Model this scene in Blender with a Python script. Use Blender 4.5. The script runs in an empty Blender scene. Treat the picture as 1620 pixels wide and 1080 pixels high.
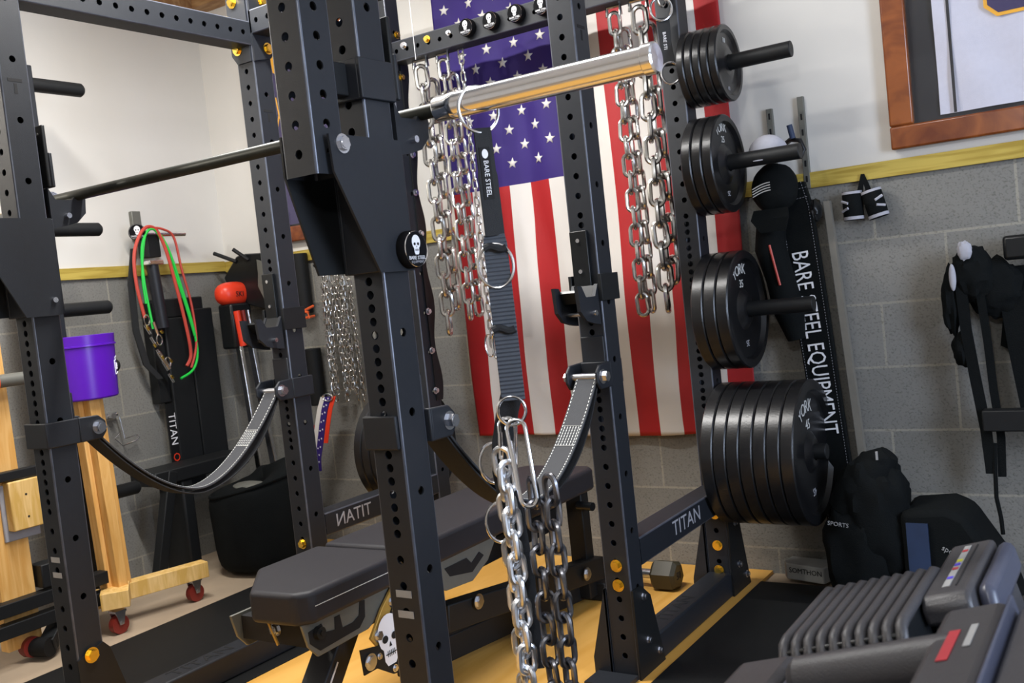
import bpy, math, random
from mathutils import Vector, Matrix, noise
pi = math.pi
random.seed(7)
SC = bpy.context.scene
COL = SC.collection
I = 0.0254
S = 3 * I
W, D, E = 1.1545, 0.8465, 1.5387          # rack: upright rows in x and y
FZ = 0.62                                 # height of the lowest 1-inch hole
YW, XW = 1.835, -2.54                     # back wall, left wall

# ------------------------------------------------------------------ camera
cam = bpy.data.objects.new('camera', bpy.data.cameras.new('camera'))
COL.objects.link(cam)
yaw, pitch, roll = math.radians(33.413), math.radians(-3.132), math.radians(-6.0954)
fw = Vector((-math.sin(yaw) * math.cos(pitch), math.cos(yaw) * math.cos(pitch), math.sin(pitch)))
rt = Vector((math.cos(yaw), math.sin(yaw), 0)); up = rt.cross(fw)
r2 = rt * math.cos(roll) + up * math.sin(roll); u2 = -rt * math.sin(roll) + up * math.cos(roll)
M = Matrix((r2, u2, -fw)).transposed().to_4x4(); M.translation = Vector((1.1981, -1.4088, 1.0638))
cam.matrix_world = M
cam.data.sensor_width = 36; cam.data.lens = 1557.8 / 1620 * 36
cam.data.clip_start = 0.02
cam.data.dof.use_dof = True; cam.data.dof.focus_distance = 2.5; cam.data.dof.aperture_fstop = 9
SC.camera = cam

# ------------------------------------------------------------------ world, lights, exposure
wd = bpy.data.worlds.new('world'); SC.world = wd; wd.use_nodes = True
wd.node_tree.nodes['Background'].inputs[0].default_value = (.75, .82, 1, 1)
wd.node_tree.nodes['Background'].inputs[1].default_value = .15
SC.view_settings.view_transform = 'Standard'; SC.view_settings.look = 'None'
SC.view_settings.gamma = 1; SC.view_settings.use_curve_mapping = False
SC.view_settings.exposure = 0.35
def light(name, kind, loc, target, energy, col, size=.3, sy=None):
    l = bpy.data.lights.new(name, kind); l.energy = energy; l.color = col
    if kind == 'AREA':
        l.size = size
        if sy: l.shape = 'RECTANGLE'; l.size_y = sy
    else: l.shadow_soft_size = size
    o = bpy.data.objects.new(name, l); COL.objects.link(o); o.location = loc
    d = Vector(target) - Vector(loc); o.rotation_euler = d.to_track_quat('-Z', 'Y').to_euler()
    return o
light('work_light', 'POINT', (1.0, -1.25, 1.95), (0, 0, 1), 23, (.95, .97, 1), .05)
light('left_lamp', 'POINT', (-2.2, -.85, 2.0), (.2, 1.6, 1.2), 30, (1, .94, .86), .05)
light('tube_light', 'AREA', (-.85, .48, 2.54), (-.85, .48, 0), 66, (1, .98, .95), 1.6, .10)
light('garage_daylight', 'AREA', (3.0, -.1, 1.35), (-1.2, .2, 1.0), 60, (.64, .77, 1), .9, 1.5)

# ------------------------------------------------------------------ materials
def mat(name, col, rough=.5, metal=0, var=.12, scale=40, bump=0, bscale=200, spec=.5, emit=None):
    m = bpy.data.materials.new(name); m.use_nodes = True
    nt = m.node_tree; b = nt.nodes['Principled BSDF']
    b.inputs['Roughness'].default_value = rough; b.inputs['Metallic'].default_value = metal
    b.inputs['Specular IOR Level'].default_value = spec
    tc = nt.nodes.new('ShaderNodeTexCoord')
    n = nt.nodes.new('ShaderNodeTexNoise'); n.inputs['Scale'].default_value = scale; n.inputs['Detail'].default_value = 4
    nt.links.new(tc.outputs['Object'], n.inputs['Vector'])
    mx = nt.nodes.new('ShaderNodeMix'); mx.data_type = 'RGBA'
    mx.inputs[6].default_value = (*[c * (1 - var) for c in col], 1)
    mx.inputs[7].default_value = (*[min(1, c * (1 + var)) for c in col], 1)
    nt.links.new(n.outputs['Fac'], mx.inputs[0]); nt.links.new(mx.outputs[2], b.inputs['Base Color'])
    if bump:
        n2 = nt.nodes.new('ShaderNodeTexNoise'); n2.inputs['Scale'].default_value = bscale
        nt.links.new(tc.outputs['Object'], n2.inputs['Vector'])
        bp = nt.nodes.new('ShaderNodeBump'); bp.inputs['Strength'].default_value = bump; bp.inputs['Distance'].default_value = .002
        nt.links.new(n2.outputs['Fac'], bp.inputs['Height']); nt.links.new(bp.outputs[0], b.inputs['Normal'])
    return m
def wood(name, c1, c2, stretch=(1, 12, 12), scale=3, rough=.6, spec=.4):
    m = mat(name, c1, rough, spec=spec); nt = m.node_tree
    b = nt.nodes['Principled BSDF']; tc = nt.nodes['Texture Coordinate']
    mp = nt.nodes.new('ShaderNodeMapping'); mp.inputs['Scale'].default_value = stretch
    n = nt.nodes.new('ShaderNodeTexNoise'); n.inputs['Scale'].default_value = scale; n.inputs['Detail'].default_value = 6
    n.inputs['Distortion'].default_value = 1.2
    cr = nt.nodes.new('ShaderNodeValToRGB'); cr.color_ramp.elements[0].position = .38; cr.color_ramp.elements[1].position = .62
    cr.color_ramp.elements[0].color = (*c1, 1); cr.color_ramp.elements[1].color = (*c2, 1)
    nt.links.new(tc.outputs['Object'], mp.inputs[0]); nt.links.new(mp.outputs[0], n.inputs['Vector'])
    nt.links.new(n.outputs['Fac'], cr.inputs[0]); nt.links.new(cr.outputs[0], b.inputs['Base Color'])
    return m
MT = {}
MT['steel'] = mat('black_powder_coat', (.0140, .0162, .0210), .50, .0, .15, 60, .2, 900, spec=.38)
MT['steel2'] = mat('black_powder_coat_matte', (.007, .008, .009), .52, 0, .2, 50, .2, 900, spec=.35)
MT['uhmw'] = mat('black_plastic', (.008, .009, .010), .32, 0, .2, spec=.35)
MT['rubber'] = mat('black_rubber', (.006, .0065, .007), .62, 0, .25, 30, .3, 400, spec=.25)
MT['iron'] = mat('black_enamel_iron', (.010, .010, .011), .30, .15, .3, 25, .14, 200)
MT['chrome'] = mat('polished_chrome', (.86, .86, .88), .17, 1, .03)
MT['zinc'] = mat('zinc_chain', (.55, .54, .52), .23, 1, .1)
MT['zincd'] = mat('dull_zinc_chain', (.42, .42, .38), .28, 1, .15)
MT['zincb'] = mat('bright_zinc_chain', (.93, .95, 1.0), .34, 1, .04)
MT['dchain'] = mat('dark_steel_chain', (.27, .27, .29), .32, 1, .15)
MT['gold'] = mat('yellow_zinc', (.95, .66, .13), .22, 1, .1)
MT['bolt'] = mat('silver_bolt', (.70, .72, .78), .25, 1, .1)
MT['dark'] = mat('dark_void', (.004, .004, .005), .8)
MT['web'] = mat('black_webbing', (.012, .013, .015), .75, 0, .15, 100, .5, 700)
MT['webg'] = mat('grey_webbing', (.040, .042, .048), .72, 0, .15, 100, .5, 700)
MT['vinyl'] = mat('charcoal_vinyl', (.022, .021, .025), .5, 0, .08, 20, .25, 900, spec=.35)
MT['vinyld'] = mat('dark_vinyl', (.012, .013, .018), .45, 0, .1)
MT['cloth'] = mat('black_canvas', (.0040, .0052, .0056), .85, 0, .3, 18, .6, 300, spec=.15)
MT['white'] = mat('white_print', (.85, .85, .88), .6, 0, .03)
MT['grey'] = mat('grey_print', (.35, .35, .38), .6, 0, .1)
MT['thread'] = mat('white_thread', (.8, .8, .75), .7, 0, .05)
MT['goldthread'] = mat('gold_thread', (.6, .5, .25), .7, 0, .05)
MT['fred'] = mat('flag_red', (.37, .006, .009), .62, 0, .08, 9, .2, 500)
MT['fwhite'] = mat('flag_white', (.66, .63, .60), .65, 0, .05, 6, .2, 500)
MT['fblue'] = mat('flag_blue', (.022, .006, .135), .7, 0, .12, 7, .2, 500)
MT['purple'] = mat('purple_plastic', (.095, .008, .42), .3, 0, .05)
MT['greenband'] = mat('green_rubber', (.02, .62, .07), .4, 0, .1)
MT['redband'] = mat('red_rubber', (.52, .06, .04), .45, 0, .1)
MT['orange'] = mat('orange_plastic', (.85, .13, .03), .4, 0, .05)
MT['redp'] = mat('red_orange_plastic', (.75, .045, .015), .35, 0, .08)
MT['casterred'] = mat('red_caster_wheel', (.20, .018, .012), .4, 0, .1)
MT['pine'] = wood('pine_lumber', (.70, .36, .09), (.82, .48, .16), (9, 9, 1), 4)
MT['pine2'] = wood('pine_block', (.66, .40, .10), (.82, .55, .22), (7, 7, 1), 5)
MT['greyplate'] = mat('olive_grey_steel', (.155, .155, .135), .45, .2, .1)
MT['goldplate'] = mat('gold_painted_steel', (.55, .33, .07), .38, .3, .08)
MT['trimwood'] = wood('yellow_trim_wood', (.36, .25, .035), (.52, .39, .08), (1, 1, 14), 3)
MT['framewood'] = wood('mahogany_frame', (.13, .028, .008), (.30, .085, .02), (1, 1, 1), 6, .25, .7)
MT['ply'] = wood('orange_plywood', (.66, .34, .065), (.74, .41, .10), (5, .6, 1), 2.2, .5)
MT['joist'] = wood('ceiling_lumber', (.30, .15, .06), (.45, .27, .12), (2, 10, 10), 3)
MT['navy'] = mat('navy_jersey_mesh', (.045, .035, .11), .8, 0, .12, 90)
MT['jersey'] = mat('white_jersey_mesh', (.62, .62, .72), .75, 0, .06, 60, .3, 500)
MT['goldline'] = mat('gold_jersey_trim', (.85, .42, .03), .6)
MT['matboard'] = mat('black_mat_board', (.012, .013, .018), .7)
MT['drywall'] = mat('drywall', (.66, .64, .60), .75, 0, .06, 3, .1, 60)
MT['ceiling'] = mat('ceiling_paint', (.6, .58, .54), .8)
MT['concrete'] = mat('tan_concrete', (.40, .31, .22), .55, 0, .22, 5, .2, 60)
MT['capgrey'] = mat('grey_cap_mesh', (.42, .42, .47), .8, 0, .1, 80)
MT['blue'] = mat('blue_vinyl', (.018, .035, .085), .6, 0, .4, 12)
MT['boxgrey'] = mat('grey_metal_box', (.30, .30, .285), .6, 0, .2, 15)
MT['bellgrey'] = mat('dumbbell_grey_plastic', (.045, .043, .047), .42, 0, .1, 30, .3, 500)
MT['red'] = mat('red_sticker', (.42, .03, .04), .5)
MT['yellow'] = mat('yellow_sticker', (.6, .6, .03), .5)
MT['bluest'] = mat('blue_sticker', (.08, .05, .6), .5)
MT['blueedge'] = mat('blue_grey_plastic', (.055, .06, .09), .35)
MT['cardboard'] = mat('cardboard', (.62, .38, .14), .8)
MT['hexrubber'] = mat('black_rubber_orange_bounce', (.035, .028, .012), .5)  # black rubber; the olive tint paints light bounced off the orange plywood
MT['sticker'] = mat('matte_black_sticker', (.006, .006, .007), .8, 0, .1, spec=.1)
MT['edge'] = mat('tube_edge_highlight', (.085, .092, .115), .30, .3, .5, 30)  # paler, glossier corner colour paints the bright highlight along the tube edges
MT['oldboard'] = mat('aged_board', (.20, .185, .155), .7)
MT['letter'] = mat('worn_silver_lettering', (.62, .62, .60), .5, 0)
MT['tape'] = mat('grey_tape', (.32, .32, .32), .7)
def fabric_ribs(m, sc, axis=2, strength=.8):
    nt = m.node_tree; b = nt.nodes['Principled BSDF']; tc = nt.nodes['Texture Coordinate']
    w = nt.nodes.new('ShaderNodeTexWave'); w.bands_direction = 'XYZ'[axis]; w.inputs['Scale'].default_value = sc
    nt.links.new(tc.outputs['Object'], w.inputs['Vector'])
    bp = nt.nodes.new('ShaderNodeBump'); bp.inputs['Strength'].default_value = strength; bp.inputs['Distance'].default_value = .002
    nt.links.new(w.outputs['Fac'], bp.inputs['Height']); nt.links.new(bp.outputs[0], b.inputs['Normal'])
MT['ribweb'] = mat('ribbed_webbing', (.060, .070, .088), .6, 0, .15, 60); fabric_ribs(MT['ribweb'], 40, 2, 1)
def glass_mat():
    m = bpy.data.materials.new('picture_glass'); m.use_nodes = True; nt = m.node_tree; nt.nodes.clear()
    o = nt.nodes.new('ShaderNodeOutputMaterial'); mx = nt.nodes.new('ShaderNodeMixShader'); t = nt.nodes.new('ShaderNodeBsdfTransparent')
    g = nt.nodes.new('ShaderNodeBsdfGlossy'); g.inputs['Roughness'].default_value = .04; mx.inputs[0].default_value = .06
    nt.links.new(t.outputs[0], mx.inputs[1]); nt.links.new(g.outputs[0], mx.inputs[2]); nt.links.new(mx.outputs[0], o.inputs[0])
    return m
MT['glass'] = glass_mat()
def block_mat():
    m = mat('painted_concrete_block', (.24, .235, .215), .8, 0, .2, 8); nt = m.node_tree
    b = nt.nodes['Principled BSDF']; tc = nt.nodes['Texture Coordinate']
    sx = nt.nodes.new('ShaderNodeSeparateXYZ'); cx = nt.nodes.new('ShaderNodeCombineXYZ')
    ad = nt.nodes.new('ShaderNodeMath'); ad.operation = 'ADD'
    nt.links.new(tc.outputs['Object'], sx.inputs[0])
    nt.links.new(sx.outputs[0], ad.inputs[0]); nt.links.new(sx.outputs[1], ad.inputs[1])
    a2 = nt.nodes.new('ShaderNodeMath'); a2.operation = 'ADD'; a2.inputs[1].default_value = 8.128 - .059 - YW
    a3 = nt.nodes.new('ShaderNodeMath'); a3.operation = 'ADD'; a3.inputs[1].default_value = .4064 - .077
    nt.links.new(ad.outputs[0], a2.inputs[0]); nt.links.new(a2.outputs[0], cx.inputs[0])
    nt.links.new(sx.outputs[2], a3.inputs[0]); nt.links.new(a3.outputs[0], cx.inputs[1])
    br = nt.nodes.new('ShaderNodeTexBrick')
    br.inputs['Scale'].default_value = 1; br.inputs['Brick Width'].default_value = .4064; br.inputs['Row Height'].default_value = .2032
    br.inputs['Mortar Size'].default_value = .0045; br.inputs['Mortar Smooth'].default_value = .3
    br.inputs['Color1'].default_value = (.185, .182, .168, 1); br.inputs['Color2'].default_value = (.225, .22, .203, 1)
    br.inputs['Mortar'].default_value = (.30, .285, .24, 1)
    nt.links.new(cx.outputs[0], br.inputs['Vector'])
    mul = nt.nodes.new('ShaderNodeMix'); mul.data_type = 'RGBA'; mul.blend_type = 'MULTIPLY'; mul.inputs[0].default_value = 1
    n = nt.nodes.new('ShaderNodeTexNoise'); n.inputs['Scale'].default_value = 150; n.inputs['Detail'].default_value = 6
    nt.links.new(tc.outputs['Object'], n.inputs['Vector'])
    cr = nt.nodes.new('ShaderNodeValToRGB'); cr.color_ramp.elements[0].position = .26; cr.color_ramp.elements[0].color = (.62, .62, .60, 1)
    cr.color_ramp.elements[1].position = .5; cr.color_ramp.elements[1].color = (1, 1, 1, 1)
    nt.links.new(n.outputs['Fac'], cr.inputs[0])
    nt.links.new(br.outputs['Color'], mul.inputs[6]); nt.links.new(cr.outputs[0], mul.inputs[7])
    nt.links.new(mul.outputs[2], b.inputs['Base Color'])
    bp = nt.nodes.new('ShaderNodeBump'); bp.inputs['Strength'].default_value = .5; bp.inputs['Distance'].default_value = .004
    nt.links.new(cr.outputs[0], bp.inputs['Height']); nt.links.new(bp.outputs[0], b.inputs['Normal'])
    return m
MT['block'] = block_mat()

# ------------------------------------------------------------------ mesh helpers
def wloc(o):
    v = Vector((0, 0, 0))
    while o: v += o.location; o = o.parent
    return v
class MB:
    def __init__(s): s.v = []; s.f = []; s.m = []; s.mi = 0
    def add(s, vs, fs):
        n = len(s.v); s.v += [Vector(v) for v in vs]
        for f in fs: s.f.append([i + n for i in f]); s.m.append(s.mi)
        return s
    def box(s, lo, hi):
        x0, y0, z0 = lo; x1, y1, z1 = hi
        return s.add([(x0,y0,z0),(x1,y0,z0),(x1,y1,z0),(x0,y1,z0),(x0,y0,z1),(x1,y0,z1),(x1,y1,z1),(x0,y1,z1)],
                     [(0,3,2,1),(4,5,6,7),(0,1,5,4),(1,2,6,5),(2,3,7,6),(3,0,4,7)])
    def bar(s, a, b, w, h, upv=(0, 0, 1)):
        a, b = Vector(a), Vector(b); d = (b - a).normalized(); sd = d.cross(Vector(upv))
        if sd.length < 1e-4: sd = d.cross(Vector((1, 0, 0)))
        sd.normalize(); uu = sd.cross(d).normalized(); vs = []
        for p in (a, b):
            for q, t in ((-1,-1),(1,-1),(1,1),(-1,1)): vs.append(p + sd*q*w/2 + uu*t*h/2)
        return s.add(vs, [(3,2,1,0),(4,5,6,7),(0,1,5,4),(1,2,6,5),(2,3,7,6),(3,0,4,7)])
    def frames(s, path, closed=False):
        n = len(path); fr = []; nrm = None
        for i in range(n):
            a = path[(i-1) % n] if (closed or i) else path[i]; b = path[(i+1) % n] if (closed or i < n-1) else path[i]
            t = (b - a).normalized()
            if nrm is None: nrm = t.orthogonal().normalized()
            nrm = (nrm - t * nrm.dot(t)); nrm = nrm.normalized() if nrm.length > 1e-6 else t.orthogonal().normalized()
            fr.append((path[i], nrm.copy(), t.cross(nrm)))
        return fr
    def tube(s, path, r, n=10, closed=False, caps=True):
        path = [Vector(p) for p in path]; fr = s.frames(path, closed); rs = r if isinstance(r, (list, tuple)) else [r]*len(path)
        vs = []; fs = []; k = len(path)
        for i, (p, a, b) in enumerate(fr):
            for j in range(n): t = 2*pi*j/n; vs.append(p + a*math.cos(t)*rs[i] + b*math.sin(t)*rs[i])
        for i in range(k if closed else k-1):
            for j in range(n):
                fs.append((i*n+j, i*n+(j+1)%n, ((i+1)%k)*n+(j+1)%n, ((i+1)%k)*n+j))
        if caps and not closed: fs.append(tuple(reversed(range(n)))); fs.append(tuple(range((k-1)*n, k*n)))
        return s.add(vs, fs)
    def cyl(s, a, b, r, n=20, r2=None): return s.tube([a, b], [r, r if r2 is None else r2], n)
    def prism(s, pts, axis, a, b):
        def P(p, c):
            if axis == 'x': return (c, p[0], p[1])
            if axis == 'y': return (p[0], c, p[1])
            return (p[0], p[1], c)
        n = len(pts); vs = [P(p, a) for p in pts] + [P(p, b) for p in pts]
        return s.add(vs, [tuple(range(n)), tuple(reversed(range(n, 2*n)))] + [(i, n+i, n+(i+1)%n, (i+1)%n) for i in range(n)])
    def lathe(s, prof, o, ax, n=48, closed=False):
        o = Vector(o); ax = Vector(ax).normalized(); u = ax.orthogonal().normalized(); w = ax.cross(u); vs = []; fs = []; k = len(prof)
        for (h, r) in prof:
            for j in range(n): t = 2*pi*j/n; vs.append(o + ax*h + (u*math.cos(t) + w*math.sin(t))*r)
        for i in range(k if closed else k-1):
            i2 = (i+1) % k
            for j in range(n): fs.append((i*n+j, i*n+(j+1)%n, i2*n+(j+1)%n, i2*n+j))
        if not closed:
            if prof[0][1] > 1e-5: fs.append(tuple(reversed(range(n))))
            if prof[-1][1] > 1e-5: fs.append(tuple(range((k-1)*n, k*n)))
        return s.add(vs, fs)
    def blob(s, c, rad, amp=.08, fr=4, nu=28, nv=18, seed=0, squash=None):
        c = Vector(c); vs = []; fs = []
        for i in range(nv+1):
            ph = pi*i/nv
            for j in range(nu):
                th = 2*pi*j/nu; d = Vector((math.sin(ph)*math.cos(th), math.sin(ph)*math.sin(th), math.cos(ph)))
                k = 1 + amp*noise.noise(d*fr + Vector((seed, seed*.3, 0)))*2
                e = Vector([math.copysign(abs(x)**(squash or 1), x) for x in d])
                vs.append(c + Vector((e.x*rad[0], e.y*rad[1], e.z*rad[2]))*k)
        for i in range(nv):
            for j in range(nu): fs.append((i*nu+j, (i+1)*nu+j, (i+1)*nu+(j+1)%nu, i*nu+(j+1)%nu))
        return s.add(vs, fs)
    def ribbon(s, path, side, w, t):
        path = [Vector(p) for p in path]; side = Vector(side).normalized(); vs = []; n = len(path)
        ws = w if isinstance(w, (list, tuple)) else [w]*n
        for i, p in enumerate(path):
            a = path[max(0, i-1)]; b = path[min(n-1, i+1)]; tg = (b-a).normalized(); nn = side.cross(tg).normalized()
            for q, r in ((-1,-1),(1,-1),(1,1),(-1,1)): vs.append(p + side*q*ws[i]/2 + nn*r*t/2)
        fs = [(3,2,1,0), tuple(range(4*n-4, 4*n))]
        for i in range(n-1):
            for j in range(4): fs.append((i*4+j, i*4+(j+1)%4, i*4+4+(j+1)%4, i*4+4+j))
        return s.add(vs, fs)
    def build(s, name, mats, parent=None, bevel=0, smooth=35, tr=None):
        me = bpy.data.meshes.new(name); off = wloc(parent) if parent else Vector((0, 0, 0))
        vs = [tr @ v for v in s.v] if tr else s.v
        me.from_pydata([v - off for v in vs], [], s.f)
        for m in (mats if isinstance(mats, (list, tuple)) else [mats]): me.materials.append(m if not isinstance(m, str) else MT[m])
        me.polygons.foreach_set('material_index', s.m); me.update(); 
        me.polygons.foreach_set('use_smooth', [True]*len(me.polygons)); me.set_sharp_from_angle(angle=math.radians(smooth))
        o = bpy.data.objects.new(name, me); COL.objects.link(o)
        if parent: o.parent = parent
        if bevel:
            b = o.modifiers.new('bevel', 'BEVEL'); b.width = bevel; b.segments = 2; b.limit_method = 'ANGLE'; b.harden_normals = False
        return o
def fixn(o):
    import bmesh
    bm = bmesh.new(); bm.from_mesh(o.data); bmesh.ops.recalc_face_normals(bm, faces=bm.faces); bm.to_mesh(o.data); bm.free(); return o
def tag(o, label, cat, group=None, kind=None):
    if label: o['label'] = label
    if cat: o['category'] = cat
    if group: o['group'] = group
    if kind: o['kind'] = kind
    return o
def thing(name, loc, label, cat, group=None):
    o = bpy.data.objects.new(name, None); o.empty_display_size = .05; COL.objects.link(o); o.location = loc
    return tag(o, label, cat, group)
def struct(o): o['kind'] = 'structure'; return o
def plabel(o, l): o['label'] = l; return o
def copytree(o, parent=None):
    c = o.copy(); COL.objects.link(c); c.parent = parent
    for ch in list(o.children): copytree(ch, c)
    return c
def text(name, body, size, m, origin, xd, yd, parent=None, ext=.0006, align='CENTER', sx=1):
    """flat lettering lying in the plane spanned by xd (reading direction) and yd (up of the letters)"""
    cu = bpy.data.curves.new(name, 'FONT'); cu.body = body; cu.size = size; cu.extrude = ext / 2
    cu.align_x = align; cu.align_y = 'CENTER'; cu.resolution_u = 2
    t = bpy.data.objects.new('tmp', cu); COL.objects.link(t)
    me = bpy.data.meshes.new_from_object(t.evaluated_get(bpy.context.evaluated_depsgraph_get()))
    bpy.data.objects.remove(t)
    xd = Vector(xd).normalized(); yd = Vector(yd).normalized(); zd = xd.cross(yd)
    off = wloc(parent) if parent else Vector((0, 0, 0)); o3 = Vector(origin) - off
    for v in me.vertices: v.co = o3 + xd*v.co.x*sx + yd*v.co.y + zd*v.co.z
    me.materials.clear(); me.materials.append(MT[m]); me.name = name
    o = bpy.data.objects.new(name, me); COL.objects.link(o); o.parent = parent
    return o
X, Y, Z = Vector((1,0,0)), Vector((0,1,0)), Vector((0,0,1))

# holed steel tube along local z, cross-section [-S/2..S/2]^2, mapped by a function
def holed(mb, z0, z1, holes, fmap, r=.0085, s=S, rc=.0042, hr=None):
    """holes: dict side(0:-y,1:+x,2:+y,3:-x) -> sorted z list"""
    h = s/2; wf = h - rc; ch = .0118
    dirs = {0: (Vector((0,-1,0)), Vector((1,0,0))), 1: (Vector((1,0,0)), Vector((0,1,0))), 2: (Vector((0,1,0)), Vector((-1,0,0))), 3: (Vector((-1,0,0)), Vector((0,-1,0)))}
    for sd, (n, t) in dirs.items():
        def P(a, z, d=0): return fmap(n*(h-d) + t*a + Vector((0,0,z)))
        zs = [z for z in holes.get(sd, []) if z0+ch < z < z1-ch]; cur = z0
        for z in zs:
            if z-ch > cur+1e-5: mb.add([P(-wf,cur),P(wf,cur),P(wf,z-ch),P(-wf,z-ch)], [(0,1,2,3)])
            cor = math.atan2(ch, wf); angs = sorted([2*pi*k/16 for k in range(16)] + [cor, pi-cor, pi+cor, 2*pi-cor]); m = len(angs)
            ov, iv, dv = [], [], []
            for a in angs:
                c, q = math.cos(a), math.sin(a); k = min(wf/abs(c) if abs(c) > 1e-6 else 9, ch/abs(q) if abs(q) > 1e-6 else 9)
                ov.append(P(c*k, z+q*k)); iv.append(P(c*r, z+q*r)); dv.append(P(c*r, z+q*r, .0035))
            mb.add(ov+iv+dv, [(i, (i+1)%m, m+(i+1)%m, m+i) for i in range(m)] + [(m+i, m+(i+1)%m, 2*m+(i+1)%m, 2*m+i) for i in range(m)])
            cur = z+ch
        mb.add([P(-wf,cur),P(wf,cur),P(wf,z1),P(-wf,z1)], [(0,1,2,3)])
        # rounded corner to the next side
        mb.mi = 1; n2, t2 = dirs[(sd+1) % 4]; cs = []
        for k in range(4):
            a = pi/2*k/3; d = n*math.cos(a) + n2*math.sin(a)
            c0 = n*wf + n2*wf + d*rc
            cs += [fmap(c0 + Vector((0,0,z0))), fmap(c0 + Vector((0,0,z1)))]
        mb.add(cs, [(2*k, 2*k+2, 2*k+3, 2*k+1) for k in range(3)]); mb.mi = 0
    return mb
def hexbolt(mb, p, d, r=.011, h=.009, washer=True):
    p = Vector(p); d = Vector(d)
    if washer: mb.cyl(p, p + d*.0025, r*1.35, 20)
    mb.cyl(p + d*.0025, p + d*(.0025+h), r, 6)
    mb.cyl(p + d*(.0025+h), p + d*(.0035+h), r*.72, 16)
    return mb

# ------------------------------------------------------------------ the room
def plane_obj(name, vs, m, parent=None):
    return struct(MB().add(vs, [tuple(range(len(vs)))]).build(name, m, parent))
struct(MB().box((XW-.2, YW, -.05), (3.6, YW+.2, 1.284)).build('wall_back', 'block'))
struct(MB().box((XW-.2, YW, 1.284), (3.6, YW+.2, 2.62)).build('wall_back_upper', 'drywall'))
struct(MB().box((XW-.2, -3.6, -.05), (XW, YW, 1.29)).build('wall_left', 'block'))
struct(MB().box((XW-.2, -3.6, 1.29), (XW, YW, 2.62)).build('wall_left_upper', 'drywall'))
struct(MB().box((3.5, -3.6, -.05), (3.7, YW, 2.62)).build('wall_right', 'drywall'))
struct(MB().box((XW, -3.8, -.05), (3.6, -3.6, 2.62)).build('wall_front', 'drywall'))
struct(MB().box((XW, -3.6, -.06), (3.5, YW, -.012)).build('floor', 'concrete'))
struct(MB().box((XW-.2, -3.8, 2.56), (3.7, YW+.2, 2.7)).build('ceiling', 'ceiling'))
struct(MB().box((XW, YW-.09, 2.50), (3.4, YW, 2.56)).build('trim_3', 'joist', None, .002))
struct(MB().box((XW, -3.5, 2.50), (XW+.09, YW-.09, 2.56)).build('trim_4', 'joist', None, .002))
struct(MB().box((XW+.012, YW-.014, 1.280), (3.5, YW, 1.330)).build('trim_1', 'trimwood', None, .001))
struct(MB().box((XW, -3.6, 1.286), (XW+.014, YW-.014, 1.334)).build('trim_2', 'trimwood', None, .001))
# rubber mats and plywood
def slab(name, pts, z0, z1, m, label, cat, group=None):
    o = MB().prism(pts, 'z', z0, z1).build(name, m); fixn(o); return tag(o, label, cat, group)
slab('rubber_mat', [(-1.76,-2.0),(-1.092,-2.0),(-1.092,1.40),(-1.86,1.40)], -.012, 0, 'rubber', 'black rubber floor mat on the concrete at the left of the rack', 'floor mat', 'rubber floor mats')
slab('rubber_mat', [(.036,-2.0),(1.6,-2.0),(1.6,1.70),(.036,1.70)], -.012, .002, 'rubber', 'black rubber floor mat running to the wall on the right of the rack', 'floor mat', 'rubber floor mats')
slab('plywood_floor_panel', [(-1.09,-1.6),(.034,-1.6),(.034,1.83),(-1.09,1.83)], -.012, -.001, 'ply', 'orange plywood panel on the floor inside the rack', 'floor panel', 'plywood floor panels')
slab('plywood_floor_panel', [(-2.2,1.402),(-1.092,1.402),(-1.092,1.83),(-2.2,1.83)], -.012, -.001, 'ply', 'orange plywood panel on the floor behind the rack by the back wall', 'floor panel', 'plywood floor panels')

# ------------------------------------------------------------------ power rack
rack = thing('power_rack', (-W/2-S/2, D, 0), 'black steel six-post power rack with hole-punched uprights bolted around the bench', 'power rack')
# hole heights
fh = [FZ + I*k for k in range(1, 24)] + [FZ] + [FZ + I*(24+2*k) for k in range(0, 30)] + [FZ - I*2*k for k in range(1, 12)]
fh = sorted(fh); sh = sorted([1.001 + 6*I*k for k in range(-6, 8)])
ZT = 2.2
def upright(x, y, zt=ZT, z0=.0, label=None):
    mb = MB(); c = Vector((x-S/2, y+S/2, 0))
    holed(mb, z0, zt, {0: fh, 2: fh, 1: sh, 3: sh}, lambda p: c+p)
    # front and inner face cap
    mb.add([c+Vector((a*S/2, b*S/2, zt)) for a, b in ((-1,-1),(1,-1),(1,1),(-1,1))], [(0,1,2,3)])
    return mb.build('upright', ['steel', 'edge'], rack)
ups = {}
for k, (x, y) in {'U1': (-W,0), 'U2': (-W,D), 'U3': (0,0), 'U4': (0,D), 'U5': (0,E), 'U6': (-W,E)}.items():
    ups[k] = upright(x, y)
def xbeam(y, z, x0=-W, x1=-S, lab=None):     # beam along x, centre z, front face at y
    mb = MB(); n = int((x1-x0)/(2*I)); off = (x1-x0 - (n-1)*2*I)/2
    hs = [off + 2*I*k for k in range(n)]
    holed(mb, 0, x1-x0, {0: hs, 2: hs}, lambda p: Vector((x0+p.z, y+S/2+p.y, z-p.x)))
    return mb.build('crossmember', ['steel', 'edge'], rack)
def ybeam(x, z, y0, y1, h=True, word=None):  # beam along y, right face at x
    mb = MB(); n = int((y1-y0)/(2*I)); off = (y1-y0 - (n-1)*2*I)/2
    hs = [off + 2*I*k for k in range(n)] if h else []
    holed(mb, 0, y1-y0, {1: hs, 3: hs}, lambda p: Vector((x-S/2+p.x, y0+p.z, z-p.y)))
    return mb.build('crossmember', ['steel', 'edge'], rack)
xb = xbeam(E, 1.985)
xb2 = xbeam(D, 1.987)
yb1 = ybeam(-W, 1.952, S, D)
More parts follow.
